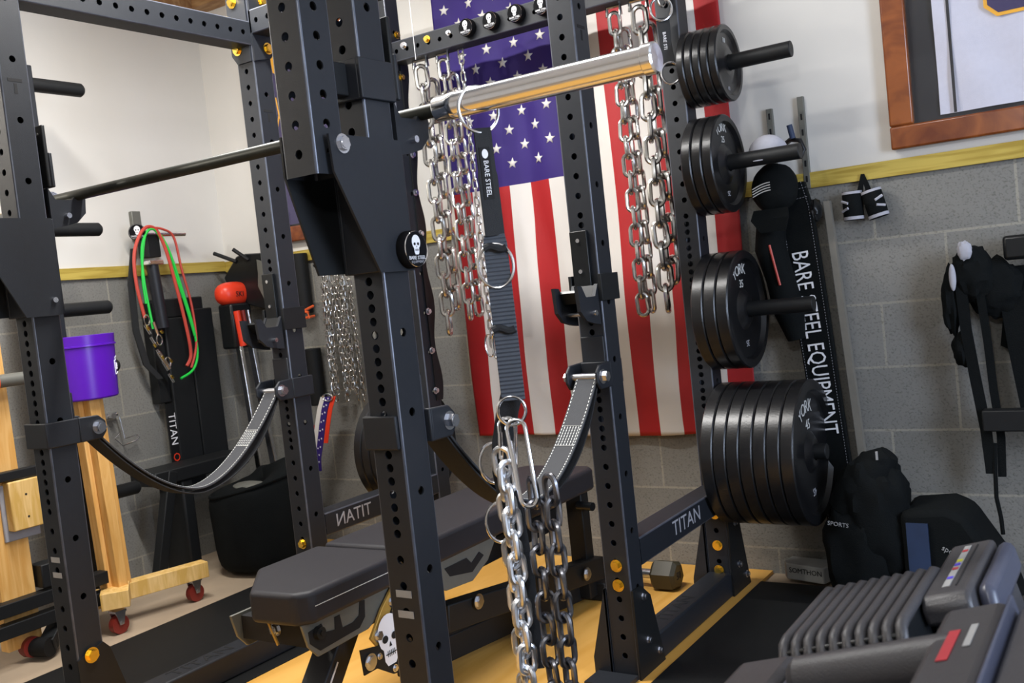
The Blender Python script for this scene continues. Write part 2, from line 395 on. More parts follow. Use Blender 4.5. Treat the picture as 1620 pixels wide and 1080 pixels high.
ybeam(-W, 1.985, D+S, E); ybeam(0, 1.985, D+S, E); ybeam(0, 1.985+.12, S, D)
lb1 = ybeam(0, .323, D+S, E, False); lb2 = ybeam(-W, .345, D+S, E, False)
# base rails
def base_rail(x):
    if x < 0: MB().box((x-S, S, .0), (x, D, .078)).build('base_rail', 'steel', rack, .006)
    return MB().box((x-S, D+S, .0), (x, E, .078)).build('base_rail', 'steel', rack, .006)
br1, br2 = base_rail(0), base_rail(-W)
# laser cut TITAN words
text('cut_lettering', 'TITAN', .062, 'grey', (.0012, 1.235, .325), Y, Z, lb1, .0008, sx=1.15)
text('cut_lettering', 'TITAN', .062, 'grey', (-W+.0012, 1.06, .345), -Y, Z, lb2, .0008, sx=1.0)
text('cut_lettering', 'TITAN', .06, 'dark', (-S/2, 1.18, .0785), Y, -X, br1, .0008, sx=1.3)
text('cut_lettering', 'TITAN', .06, 'dark', (-W-S/2, .40, .0785), Y, -X, br2, .0008, sx=1.3)
# T cut-outs on the inner faces
for k, x, y in (('U1',-W,0), ('U2',-W,D), ('U4',0,D)):
    m = MB(); m.box((x-.0005, y+.018, 1.706), (x+.0006, y+.056, 1.714)); m.box((x-.0005, y+.033, 1.676), (x+.0006, y+.041, 1.702))
    m.build('cut_letter', 'dark', ups[k])
# gussets at the feet of the uprights
def gusset(x, y, up, zt=.24):
    P_ = [(y-.004, .0), (y-.004, zt), (y+S*.6, zt), (y+S+.02, zt-.04), (y+.150, .0)]
    fixn(MB().prism(P_, 'x', x+.0005, x+.006).build('gusset', 'steel2', up)); fixn(MB().prism(P_, 'x', x-S-.006, x-S-.0005).build('gusset', 'steel2', up))
    m = MB(); m.prism([(x-S-.004, zt), (x-S, zt), (x-S, 0), (x-S-.055, 0), (x-S-.055, .05)], 'y', y-.004, y+.002)
    fixn(m.build('foot_flange', 'steel', up))
    fixn(MB().prism([(x-S-.045, y-.085), (x-.002, y-.085), (x-.002, y-.005), (x-S-.045, y-.005)], 'z', .002, .014).build('foot_plate', 'steel', up))
    for yy, zz in ((y+.05, zt-.03), (y+.055, .09), (y+.115, .04)): hexbolt(MB(), (x+.006, yy, zz), X, .009, .008).build('bolt', 'bolt', up)
gusset(0, D, ups['U4']); gusset(0, E, ups['U5'], .26); gusset(-W, D, ups['U2'], .24)
m = MB(); m.prism([(S*-.05, 0), (-.004, .235), (.072, .26), (.09, .24), (.16, 0)], 'x', -W+.0005, -W+.006); fixn(m.build('gusset', 'steel2', ups['U1']))
hexbolt(MB(), (-W+.006, .035, .238), X, .015, .01).build('bolt', 'gold', ups['U1'])
# gold bolts on the fronts
def gbolts(up, pts, d, m='gold', r=.0125):
    for p in pts: hexbolt(MB(), p, d, r, .009).build('bolt', m, up)
gbolts(ups['U4'], [(-S/2+.002, D, .305), (-S/2+.002, D, .252)], -Y)
gbolts(ups['U5'], [(-S/2, E, .405), (-S/2, E, .268), (-S/2, E, .165), (-S/2, E-.005, .085)], -Y)
gbolts(ups['U2'], [(-W-S/2, D, .30), (-W-S/2, D, .25)], -Y)
# top corner plates with gold bolts
def corner(up, x, y, z):
    m = MB()
    m.prism([(x-S-.012, z+.12), (x-.004, z+.12), (x-.004, z-.12), (x-S+.01, z-.12), (x-S-.012, z-.09)], 'y', y-.007, y-.0005)
    m.prism([(y+.0, z+.12), (y+.10, z+.12), (y+.10, z-.07), (y+.07, z-.105), (y+.0, z-.12)], 'x', x+.0005, x+.007)
    fixn(m.build('corner_plate', 'steel', up))
    gbolts(up, [(x-.058, y-.007, z+.075), (x-.058, y-.007, z-.075)], -Y, 'gold', .014)
    gbolts(up, [(x+.007, y+.06, z+.075), (x+.007, y+.06, z-.075)], X, 'gold', .014)
corner(ups['U2'], -W, D, 1.985)
# rear-left upright: bolted wavy plate seen edge-on beside the near upright
m = MB(); pts = []
for i in range(60):
    z = .66 + i*(2.0-.66)/59; pts.append((E+S-.006 + .012 + .012*math.sin((z-.66)*2*pi/.30), z))
m.prism([(E+.045, .66)] + pts + [(E+.045, 2.0)], 'x', -W+.0008, -W+.006)
fixn(m.build('side_plate', 'steel2', ups['U6']))
for yy, z in ((1.596,1.607), (1.589,1.462), (1.592,1.305), (1.585,1.006), (1.580,.855), (1.578,.70)): hexbolt(MB(), (-W+.006, yy, z), X, .010, .009).build('bolt', 'bolt', ups['U6'])
gbolts(xb, [(-1.085, E, 1.998)], -Y, 'bolt', .010); gbolts(xb, [(-.975, E, 1.997)], -Y, 'gold', .010); gbolts(xb, [(-.876, E, 1.997)], -Y, 'bolt', .007)
gbolts(ups['U6'], [(-W+.0, E+.05, 1.90), (-W+.0, E+.05, 2.06)], X, 'gold', .011)
for z in (1.33, 1.17, .98, .80): MB().cyl((-S-.014, E+.05, z), (-S-.0005, E+.05, z), .010, 6).build('bolt', 'bolt', ups['U5'])
# grey tape marks
for x, zs in ((0, (.503, .463)), (-W, (.495, .455))):
    for z in zs: MB().box((x-.058, -.0012, z-.007), (x-.020, -.0004, z+.007)).build('tape_mark', 'tape', ups['U3'] if x == 0 else ups['U1'])
# storage pegs
def peg(z, up, sg=1, x=0, L=.33):
    m = MB(); y = E+S/2
    m.cyl((x, y, z), (x+sg*L, y, z), .024, 28); m.cyl((x+sg*.0, y, z), (x+sg*.006, y, z), .034, 28)
    m.box((min(x, x+sg*.005), y-.03, z-.05), (max(x, x+sg*.005), y+.03, z+.05))
    return m.build('storage_peg', 'steel2', up, .002)
for z in (1.681, 1.378, .918, .466): peg(z, ups['U5'])
peg(.484, ups['U6'], -1, -W-S, .30)

# ------------------------------------------------------------------ weight plates
def plate(R, t, z, x, number, sg, label, group, front=False, word='YORK'):
    p = thing('weight_plate', (x, E+S/2, z), label, 'weight plate', group); rim = R*.14; hub = .045
    pf = [(0, .0255), (0, R-.004), (.004, R), (t-.004, R), (t, R-.004), (t, R-rim), (t*.62, R-rim-.008), (t*.60, hub+.02), (t*.95, hub), (t, hub-.006), (t, .0255)]
    pf = [(a*sg, b) for a, b in pf]
    b = MB().lathe(pf, (x, E+S/2, z), X, 72, closed=True); fixn(b.build('disc', 'iron', p, 0, 30))
    if front:
        xf = x + t*.62 + .0012; rr = (R - rim + hub)/2 + .024; n = len(word)
        for i, ch in enumerate(word):
            a = math.radians(102 - (i-(n-1)/2)*math.degrees(R*.155/rr)); ra = rr
            cy, cz = math.cos(a)*ra, math.sin(a)*ra
            text('raised_letter', ch, R*.25, 'letter', (xf, E+S/2+cy, z+cz), (0, math.sin(a), -math.cos(a)), (0, math.cos(a), math.sin(a)), p, .001)
        text('raised_number', number, R*.19, 'letter', (xf, E+S/2-.012, z+rr-R*.25), Y, Z, p, .001)
        text('raised_number', number, R*.15, 'grey', (xf, E+S/2, z-rr+.02), -Y, -Z, p, .001)
    return p
for z, R, t, n, num, g, des in ((1.681, .1175, .0262, 5, '10', 'small black plates on the top peg', 'small black plate on the top right peg'),
                      (1.376, .1525, .034, 3, '25', 'black plates on the second peg', 'medium black plate on the second right peg'),
                      (.918, .1855, .040, 3, '35', 'black plates on the third peg', 'black plate on the third right peg down'),
                      (.464, .224, .0412, 7, '45', 'large black plates on the lowest peg', 'large black plate on the lowest right peg')):
    words = ['innermost against the upright', 'second from the upright', 'third from the upright', 'fourth from the upright', 'fifth from the upright', 'sixth from the upright', 'outermost with its face showing']
    for i in range(n):
        w = words[6] if i == n-1 else words[i]
        plate(R, t-.0012, z, .008 + i*t, num, 1, des + ', ' + w, g, i == n-1, 'YORK' if n != 5 else '')
for i in range(4):
    plate(.2245, .038, .484, -W-S-.012 - i*.040 - .038, '45', 1, 'large black iron plate on the left rear peg, ' + ['innermost against the upright', 'second from the upright', 'third from the upright', 'outermost'][i], 'large plates on the left rear peg')

# ------------------------------------------------------------------ round skull magnets
def skull(mb_w, mb_d, o, xd, yd, h):
    """white skull outline and dark features; o = centre, h = height"""
    o, xd, yd = Vector(o), Vector(xd), Vector(yd); nd = xd.cross(yd)
    def P(a, b, d=0): return o + xd*a*h + yd*b*h + nd*d
    out = []
    for k in range(15): t = math.radians(-25 + 230*k/14); out.append((.33*math.cos(t), .14 + .36*math.sin(t)))
    out += [(-.27,-.09), (-.20,-.16), (-.19,-.38), (-.12,-.49), (.12,-.49), (.19,-.38), (.20,-.16), (.27,-.09)]
    mb_w.add([P(a, b) for a, b in out], [tuple(range(len(out)))])
    def ell(cx, cy, rx, ry, n=14): 
        mb_d.add([P(cx+rx*math.cos(2*pi*k/n), cy+ry*math.sin(2*pi*k/n), h*.012) for k in range(n)], [tuple(range(n))])
    ell(-.135, .04, .085, .075); ell(.135, .04, .085, .075)
    mb_d.add([P(0, -.03, h*.012), P(-.04, -.13, h*.012), P(.04, -.13, h*.012)], [(0,1,2)])
    mb_d.add([P(-.16, -.255, h*.012), P(.16, -.255, h*.012), P(.16, -.275, h*.012), P(-.16, -.275, h*.012)], [(0,3,2,1)])
    for a in (-.1, -.05, 0, .05, .1):
        mb_d.add([P(a-.008, -.2, h*.012), P(a+.008, -.2, h*.012), P(a+.008, -.32, h*.012), P(a-.008, -.32, h*.012)], [(0,3,2,1)])
def magnet(p, d, yd, r, label, group, pin=0):
    p, d, yd = Vector(p), Vector(d), Vector(yd); xd = yd.cross(d)
    t = thing('skull_magnet', p, label, 'magnet', group)
    m = MB().lathe([(0, 0), (0, r*.93), (.004, r), (.022, r), (.026, r*.95), (.026, 0)], p, d, 40); fixn(m.build('cap', 'sticker', t))
    m = MB().lathe([(.0258, r*.90), (.0275, r*.925), (.0258, r*.95)], p, d, 40, closed=True); fixn(m.build('rim', 'chrome', t))
    w, k = MB(), MB(); skull(w, k, p + d*.0272 + yd*r*.22, xd, yd, r*1.05)
    w.build('skull_emblem', 'white', t); k.build('skull_features', 'dark', t)
    text('lettering', 'BARE STEEL', r*.27, 'white', p + d*.0272 - yd*r*.47, xd, yd, t, .0004)
    text('lettering', 'EQUIPMENT', r*.19, 'grey', p + d*.0272 - yd*r*.68, xd, yd, t, .0004)
    if pin:
        m = MB().cyl(p - d*(S+.004), p - d*(S+.13), .006, 12); m.build('pin', 'zinc', t)
    return t
for x, w in ((-.785, 'leftmost'), (-.682, 'second from left'), (-.577, 'third from left'), (-.472, 'rightmost')):
    magnet((x, E, 1.992), -Y, Z, .031, 'round black cap with white skull on the rear top crossmember, ' + w, 'skull caps on the crossmember', 1)
magnet((.0085, .062, 1.155), X, Z, .036, 'round black magnet with white skull on the near upright attachment', None)

# ------------------------------------------------------------------ bar supports hung on the near uprights
def monolift(x, label, upper=True):
    t = thing('rack_arm_attachment', (x-S/2, -.05, 1.12), label, 'rack attachment', 'arm attachments on the front uprights')
    mb = MB(); hz = [1.295 + .038 + 2*I*k for k in range(20)]
    c = Vector((x-S/2, -.106, 0)); holed(mb, 1.295, 2.25, {0: hz, 1: hz, 2: hz, 3: hz}, lambda p: c+p)
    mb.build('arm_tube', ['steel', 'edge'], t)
    g = .0012; o_ = .009
    def collar(z0, z1, y0=-.012):
        m = MB(); m.box((x+g, y0, z0), (x+o_, S+o_, z1)); m.box((x-S-o_, y0, z0), (x-S-g, S+o_, z1)); m.box((x-S-g, S+g, z0), (x+g, S+o_, z1)); m.box((x-S-g, y0, z0), (x+g, -g, z1))
        return m.build('collar', 'steel', t, .002)
    collar(1.118, 1.362)
    if upper:
        collar(1.437, 1.512); MB().box((x-S+.02, -.067, 1.445), (x-.022, -.013, 1.505)).build('connector', 'steel2', t, .002)
    m = MB(); P_ = [(-.120, 1.363), (-.116, 1.298), (-.022, 1.116), (S, 1.116), (S, 1.363)]
    m.prism(P_, 'x', x+.0095, x+.0145); fixn(m.build('side_plate', 'steel', t))
    m = MB(); P_ = [(-.135, 1.372), (-.135, 1.30), (-.078, 1.122), (-.01, 1.122), (-.01, 1.372)]
    m.prism(P_, 'x', x-S-.0145, x-S-.0095); fixn(m.build('side_plate', 'steel2', t))
    hexbolt(MB(), (x+.0145, -.088, 1.347), X, .013, .006).build('pivot_bolt', 'bolt', t)
    m = MB().cyl((x+.0145, .056, 1.155), (x+.022, .056, 1.155), .007, 12).build('lock_pin', 'bolt', t)
    return t
monolift(0, 'black steel arm attachment with hanging square tube on the nearest upright')
monolift(-W, 'black steel arm attachment on the far left front upright', False)

# J-cups
def jcup(x, y, sg, z, label, group='bar hooks on the uprights'):
    """sg=-1: hook reaches toward -y, y = face it sits on"""
    t = thing('bar_hook', (x-S/2, y, z), label, 'bar hook', group)
    def YY(a): return y + sg*a
    a, b = sorted((YY(.0008), YY(.012)))
    m = MB().box((x-S+.006, a, z-.06), (x-.02, b, z+.155)); m.build('backing_plate', 'uhmw', t, .002)
    for zz in (z+.13, z+.05, z-.035): MB().cyl((x-S/2-.008, YY(.012), zz), (x-S/2-.008, YY(.0145), zz), .0055, 12).build('rivet', 'bolt', t)
    pts = [(YY(.012), z+.015), (YY(.03), z-.016), (YY(.078), z-.016), (YY(.096), z+.012), (YY(.118), z+.014), (YY(.112), z-.05), (YY(.085), z-.075), (YY(.045), z-.085), (YY(.012), z-.09)]
    fixn(MB().prism(pts, 'x', x-.012, x-.002).build('side_plate', 'steel', t)); fixn(MB().prism(pts, 'x', x-S-.002, x-S+.008).build('side_plate', 'steel', t))
    pp = [(YY(.012), z+.012), (YY(.03), z-.018), (YY(.078), z-.018), (YY(.092), z+.004), (YY(.097), z-.002), (YY(.08), z-.03), (YY(.012), z-.03)]
    m = MB().prism(pp, 'x', x-S+.009, x-.013); fixn(m.build('cradle', 'uhmw', t))
    m = MB().cyl((x-S-.012, YY(.055), z-.058), (x+.012, YY(.055), z-.058), .007, 12); m.build('bolt', 'bolt', t)
    a, b = sorted((YY(-.085), YY(.012)))
    if sg < 0:
        MB().box((x+.001, a, z-.03), (x+.010, b, z+.04)).build('wrap_bracket', 'steel2', t, .001); MB().box((x-S-.010, a, z-.03), (x-S-.001, b, z+.04)).build('wrap_bracket', 'steel2', t, .001)
    else:
        MB().box((x-S-.004, y+.014, z+.016), (x+.002, y+.024, z+.175)).build('tall_plate', 'steel2', t, .003)
        MB().box((x-S-.004, y+.0245, z+.016), (x+.002, y+.034, z+.105)).build('tall_plate', 'steel', t, .003)
    return t
jcup(-W, S, 1, 1.425-.0145+.018, 'black bar hook on the front left upright holding the barbell end')
jcup(0, S, 1, 1.425-.0145+.018, 'black bar hook behind the nearest upright under the barbell')
jcup(0, D, -1, 1.035, 'empty black bar hook on the middle right upright in front of the flag')
jcup(-W, D, -1, 1.035, 'empty black bar hook on the middle left upright')

# ------------------------------------------------------------------ barbell
BY, BZ = .172, 1.4262
bar = thing('barbell', (-.615, BY, BZ), 'long steel barbell resting across the front bar hooks with a bare chrome sleeve', 'barbell')
MB().cyl((-1.27, BY, BZ), (.045, BY, BZ), .0142, 24).build('shaft', mat('dark_steel_shaft', (.035, .037, .030), .42, .6, .2), bar)
def sleeve(x0, sg):
    p = [(0, .0143), (0, .0240), (.002, .0250), (.030, .0250), (.033, .0262), (.050, .0262), (.052, .0250), (.448, .0250), (.450, .0275), (.468, .0275), (.471, .024), (.472, .0)]
    return fixn(MB().lathe([(a*sg, b) for a, b in p], (x0, BY, BZ), X, 56).build('sleeve', 'chrome', bar))
sleeve(.040, 1); sleeve(-1.27, -1)

# ------------------------------------------------------------------ chains
def link_mesh(L, wd_, r, n=8):
    a = (L-2*r)/2 - (wd_/2-r); R = wd_/2-r; path = []
    for k in range(9): t = pi*k/8; path.append((R*math.cos(t), 0, a+R*math.sin(t)))
    for k in range(9): t = pi+pi*k/8; path.append((R*math.cos(t), 0, -a+R*math.sin(t)))
    m = MB().tube(path, r, n, closed=True); me_o = m
    return me_o
_lk = {}
def link_data(L, wd_, r, m):
    k = (L, wd_, r, m)
    if k not in _lk:
        o = fixn(link_mesh(L, wd_, r).build('link', m)); o.data.polygons.foreach_set('use_smooth', [True]*len(o.data.polygons)); _lk[k] = o.data
        bpy.data.objects.remove(o)
    return _lk[k]
def strand(parent, top, n, L, wd_, r, m, a0=0, drift=(0, 0), jit=.15, name='link'):
    """hanging strand of n links starting at top (centre of first link)"""
    d = link_data(L, wd_, r, m); pit = L - 4*r; p = Vector(top) - wloc(parent)
    for i in range(n):
        o = bpy.data.objects.new(name, d); COL.objects.link(o); o.parent = parent
        o.location = p + Vector((drift[0]*i, drift[1]*i, -pit*i))
        o.rotation_euler = (random.uniform(-.05, .05), random.uniform(-.05, .05), a0 + (pi/2 if i % 2 else 0) + random.uniform(-jit, jit))
def uhook(parent, x, y, z, m='zinc', h=.03, w=.03, r=.006):
    MB().tube([(x-w/2, y, z-h), (x-w/2, y, z), (x+w/2, y, z), (x+w/2, y, z-h)], r, 10).build('hanger', m, parent)
BB = 1.946
def hung(x, y, n1, n2, L, w, r, lab, a0=.5, m='zinc', sep=(.017, .034)):
    t = thing('steel_chain', (x, y, BB), lab, 'chain', 'chains hanging from the rear crossmember')
    uhook(t, x, y, BB-.002, m, .03, w, r)
    strand(t, (x, y, BB-.035-L/2+.02), n1, L, w, r, m, a0)
    if n2: strand(t, (x+sep[0], y+sep[1], BB-.035-L/2-.03), n2, L, w, r, m, a0+.7)
    return t
hung(-1.052, E+.045, 14, 12, .106, .060, .0088, 'thick silver chain hanging doubled at the left end of the rear crossmember')
hung(-.948, E+.045, 16, 15, .088, .050, .0072, 'thinner silver chain hanging doubled just left of the flag')
t3 = hung(-.868, E+.05, 33, 0, .046, .022, .0034, 'slim silver chain hanging behind the black loading strap', .3)
MB().tube([(-.875+.020*math.cos(a), E+.045, .86+.042*math.sin(a)) for a in [2*pi*k/20 for k in range(20)]], .0035, 8, True).build('carabiner', 'chrome', t3)
hung(-.240, E+.045, 17, 16, .086, .048, .0070, 'thinner silver chain hanging doubled in front of the flag stripes', .3)
hung(-.150, E+.045, 14, 12, .104, .060, .0086, 'thick silver chain hanging doubled beside the plate-loaded upright', .4)

# ------------------------------------------------------------------ loading strap hanging from the sleeve
SX, SY = .135, BY
ls = thing('loading_strap', (SX, SY, 1.37), 'black nylon strap with chrome rings looped over the chrome barbell sleeve', 'strap')
def ring(c, R, r, ax, sc=1.0, name='ring', m='chrome', par=None, lean=0):
    ax = Vector(ax).normalized(); u = Vector((0,0,1)); u = (u - ax*u.dot(ax)).normalized(); w = ax.cross(u); c = Vector(c)
    path = [c + u*R*sc*math.cos(2*pi*k/36) + w*R*math.sin(2*pi*k/36) for k in range(36)]
    return MB().tube(path, r, 10, True).build(name, m, par or ls)
ring((SX, SY, 1.408), .040, .0032, (1, -.75, .1), 1.12)
def wv(z0, z1, x0, x1, n=18, amp=.0): return [(x0+(x1-x0)*i/n + amp*math.sin(i*.9), SY-.001, z0+(z1-z0)*i/n) for i in range(n+1)]
sd = Vector((.83, .55, 0))
MB().ribbon(wv(1.372, 1.165, SX+.004, SX+.008), (.70,.72,0), [.034]*8+[.038]*11, .006).build('upper_webbing', 'web', ls, .001)
MB().ribbon(wv(1.168, .846, SX+.006, SX+.010), sd, [.040]+[.046]*18, .005).build('ribbed_webbing', 'ribweb', ls, .001)
for z in (1.142, .985): MB().tube([(SX+.009 - .022*sd.x + .044*sd.x*k/6, SY-.007-.022*sd.y+.044*sd.y*k/6, z+.004*math.sin(k)) for k in range(7)], .0075, 8).build('webbing_fold', 'web', ls)
ring((SX+.006, SY-.006, 1.108), .034, .0032, (-.55, .83, 0), 1.25)
ring((SX-.018, SY, .955), .014, .003, (.5, .85, 0), 1.8)
ring((SX+.004, SY-.002, .826), .027, .0034, (-.55, .83, .1), 1.05)
# label on the strap
lb = MB(); lb.add([Vector((SX+.002, SY-.0, z)) + Vector((.70,.72,0))*a - Vector((-.72,.70,0))*.0 + Vector((.72,-.70,0))*.0078 for z, a in ((1.335,-.010),(1.335,.010),(1.235,.010),(1.235,-.010))], [(0,1,2,3)])
lb.build('label_patch', 'dark', ls)
text('label_lettering', 'BARE STEEL', .0135, 'white', Vector((SX+.002, SY, 1.275)) + Vector((.72,-.70,0))*.0086, -Z, (.70,.72,0), ls, .0004)
MB().add([Vector((SX+.002, SY, 1.322)) + Vector((.72,-.70,0))*.0086 + Vector((.70,.72,0))*.006*math.cos(a) + Z*.009*math.sin(a) for a in [2*pi*k/20 for k in range(20)]], [tuple(range(20))]).build('label_emblem', 'white', ls)
# black tail of the strap with its rings behind the chains
tp = [(SX-.0, SY+.012, .86), (SX-.018, SY+.014, .82), (SX-.038, SY+.018, .76), (SX-.046, SY+.02, .70), (SX-.036, SY+.02, .62), (SX-.025, SY+.02, .50), (SX-.025, SY+.02, .30)]
MB().ribbon(tp, sd, .045, .006).build('lower_webbing', 'web', ls, .001)
for z in (.720, .600, ): 
    c = Vector((SX-.060, SY+.01, z)); MB().tube([c + Vector((.80,.5,0))*.030*math.cos(a) + Z*.040*math.sin(a) for a in [pi*.35 + pi*1.3*k/20 for k in range(21)]], .0032, 10).build('d_ring', 'chrome', ls)
# carabiners
hs = thing('ring_ended_strap', (-.035, 1.50, 1.9), 'short black strap with chrome rings hanging at the top beside the plate-loaded upright', 'strap')
MB().ribbon([(-.036, 1.50, 1.845), (-.034, 1.50, 1.77), (-.030, 1.50, 1.695)], (.85, .5, 0), [.042, .036, .042], .006).build('webbing', 'web', hs, .001)
MB().tube([Vector((-.024, 1.495, 1.672)) + Vector((.83,.55,0))*.029*math.cos(a) + Z*.033*math.sin(a) for a in [2*pi*k/30 for k in range(30)]], .0038, 10, True).build('ring', 'chrome', hs)
MB().tube([Vector((-.036, 1.495, 1.872)) + Vector((.83,.55,0))*.033*math.cos(a) + Z*.036*math.sin(a) for a in [2*pi*k/30 for k in range(30)]], .004, 10, True).build('ring', 'chrome', hs)
MB().tube([Vector((-.036, 1.505, 1.915)) + Vector((.3,.95,0))*.020*math.cos(a) + Z*.034*math.sin(a) for a in [2*pi*k/30 for k in range(30)]], .004, 10, True).build('ring', 'zinc', hs)
text('lettering', 'BARE STEEL', .014, 'white', Vector((-.036, 1.50, 1.765)) + Vector((.5,-.85,0))*.0045, -Z, (.85,.5,0), hs, .0004)
o = MB().cyl((-1.008, 1.50, 2.2), (-1.008, 1.50, 1.925), .0012, 8).build('white_cord', 'white'); tag(o, 'thin white cord hanging in front of the rear crossmember left of the chains', 'cord')
def carabiner(a, b, w, r, lab):
    a, b = Vector(a), Vector(b); ax = (b-a); L = ax.length; ax.normalize(); sdv = Vector((.8, .5, 0)); sdv = (sdv - ax*sdv.dot(ax)).normalized(); c = (a+b)/2
    t = thing('carabiner', a, lab, 'carabiner', 'carabiners joining the chains to the strap'); H = L/2 - w/2; path = []
    for k in range(9): q = pi*k/8; path.append(c + sdv*w/2*math.cos(q) - ax*(H + w/2*math.sin(q)))
    for k in range(9): q = pi + pi*k/8; path.append(c + sdv*w*.42*math.cos(q) + ax*(H - w*.42*math.sin(q)))
    MB().tube(path, r, 10, True).build('body', 'chrome', t)
    MB().tube([c - sdv*w*.46 - ax*H*.7, c - sdv*w*.46 + ax*H*.7], r*1.25, 10).build('gate', 'chrome', t)
    return t
carabiner((.124, .172, .812), (.117, .172, .705), .032, .0042, 'chrome carabiner on the lower strap ring holding the bright chain')
carabiner((.144, .168, .808), (.172, .150, .640), .036, .0044, 'longer chrome carabiner on the lower strap ring holding the dark chains')
def load_chain(x, y, z, n, m, lab, a0, L=.070, w=.044, r=.0062, name=None):
    t = thing('loading_chain', (x, y, z), lab, 'chain', 'chains hanging from the loading strap'); strand(t, (x, y, z), n, L, w, r, m, a0, (0, 0), .2); return t
load_chain(.108, .165, .725, 15, 'zincb', 'bright silver chain in the left strand below the carabiners', .2)
load_chain(.126, .150, .700, 14, 'zincb', 'bright silver chain twisted beside another directly below the strap', 1.0)
load_chain(.166, .175, .665, 13, 'dchain', 'dark steel chain in the middle, between the bright chains and the rightmost strand', -.5)
load_chain(.210, .168, .672, 13, 'dchain', 'dark steel chain in the rightmost strand below the carabiners', -.45)

# ------------------------------------------------------------------ spotter straps
def spotter(x, label, inner=True):
    t = thing('safety_strap', (x-S/2, D/2, .6), label, 'safety strap', 'safety straps between the uprights'); xc = x-.033
    y0, y1, z0 = .126, .787, .814; n = 36
    def path(off):
        out = []
        for i in range(n+1):
            u = i/n; y = y0 + (y1-y0)*u; a = 2*u-1; q = math.sqrt(a*a*.78+.05)/math.sqrt(.83)
            z = z0 - .235*(1-abs(a)**1.75)
            out.append((xc, y, z+off))
        return out
    p = path(0); MB().ribbon(p, X, .062, .005).build('webbing', 'webg', t, .001)
    p2 = [(a, b + (.03 if i > n/2 else -.0)*math.sin(pi*min(1, abs(i-n/2)/(n/2))), c-.014) for i, (a, b, c) in enumerate(path(0))]
    MB().ribbon(p2, X, .062, .004).build('lower_webbing', 'web', t, .001)
    st = MB(); pv = [Vector(q) for q in path(.0)]
    def at(u):
        k = min(n-1, int(u*n)); f = u*n-k; a = pv[k].lerp(pv[k+1], f); tg = (pv[k+1]-pv[k]).normalized(); nn = X.cross(tg).normalized()
        return a + nn*.0034, tg
    for sx in (-.026, .026):
        for k in range(90):
            a, tg = at((k+.1)/90); b, _ = at((k+.65)/90); o_ = X*sx; st.bar(a+o_, b+o_, .0018, .0008, X.cross(tg))
    for uu in (.78, .85):
        a, tg = at(uu); st.bar(a - X*.026, a + X*.026, .0016, .0008)
    for sx in (-.019, -.011, -.003, .005, .013, .021):
        for k in range(7):
            a, tg = at(.78+.01*k); b, _ = at(.78+.01*k+.007); st.bar(a+X*sx, b+X*sx, .0016, .0008)
    for uu in (.12, .155, .19):
        a, tg = at(uu); st.bar(a - X*.026, a + X*.026, .0016, .0008)
    st.build('stitching', 'thread', t)
    # brackets
    def bracket(yb, sg, yend):
        m = MB(); za, zb = .783, .848
        y_in, y_out = (yb-.006, yb+S+.006)
        m.box((x-S-.010, y_in, za), (x-S-.001, y_out, zb))
        if inner: m.box((x+.001, y_in, za), (x+.010, y_out, zb))
        else: m.box((x-S-.001, (yb+S+.001 if sg > 0 else yb-.010), za), (x+.010, (yb+S+.010 if sg > 0 else yb-.001), zb))
        yy = (yb-.010, yb-.001) if sg > 0 else (yb+S+.001, yb+S+.010)
        m.box((x-S-.010, yy[0], za), (x+(.010 if inner else -.004), yy[1], zb))
        for xa, xb_ in ((x-S-.010, x-S-.001), (x+.001, x+.010)):
            ys = (y_out, yend) if sg > 0 else (y_in, yend); pts = [(ys[0], za), (ys[0], zb), (yend - sg*.02, zb-.002), (yend, zb-.020), (yend, za+.018), (yend - sg*.015, za)]
            m.prism(pts, 'x', xa, xb_)
        o = fixn(m.build('bracket', 'steel', t, .003))
        yp = yend - sg*.024
        b = MB().cyl((x-S-.016, yp, .815), (x+.016, yp, .815), .010, 16); hexbolt(b, (x+.010, yp, .815), X, .014, .014); hexbolt(b, (x-S-.010, yp, .815), -X, .012, .010)
        b.build('bolt', 'bolt', t)
        m = MB(); ya, yb2 = (yb+S+.001, yb+S+.007) if sg > 0 else (yb-.007, yb-.001)
        m.box((x-S+.004, ya, .80), (x-.004, yb2, .915)); m.build('backing_plate', 'steel', t, .003)
    bracket(0, 1, .160); bracket(D, -1, .765)
    return t
spotter(0, 'black webbing safety strap with white stitching slung between the two right uprights', False)
spotter(-W, 'black webbing safety strap with white stitching slung between the two left uprights')

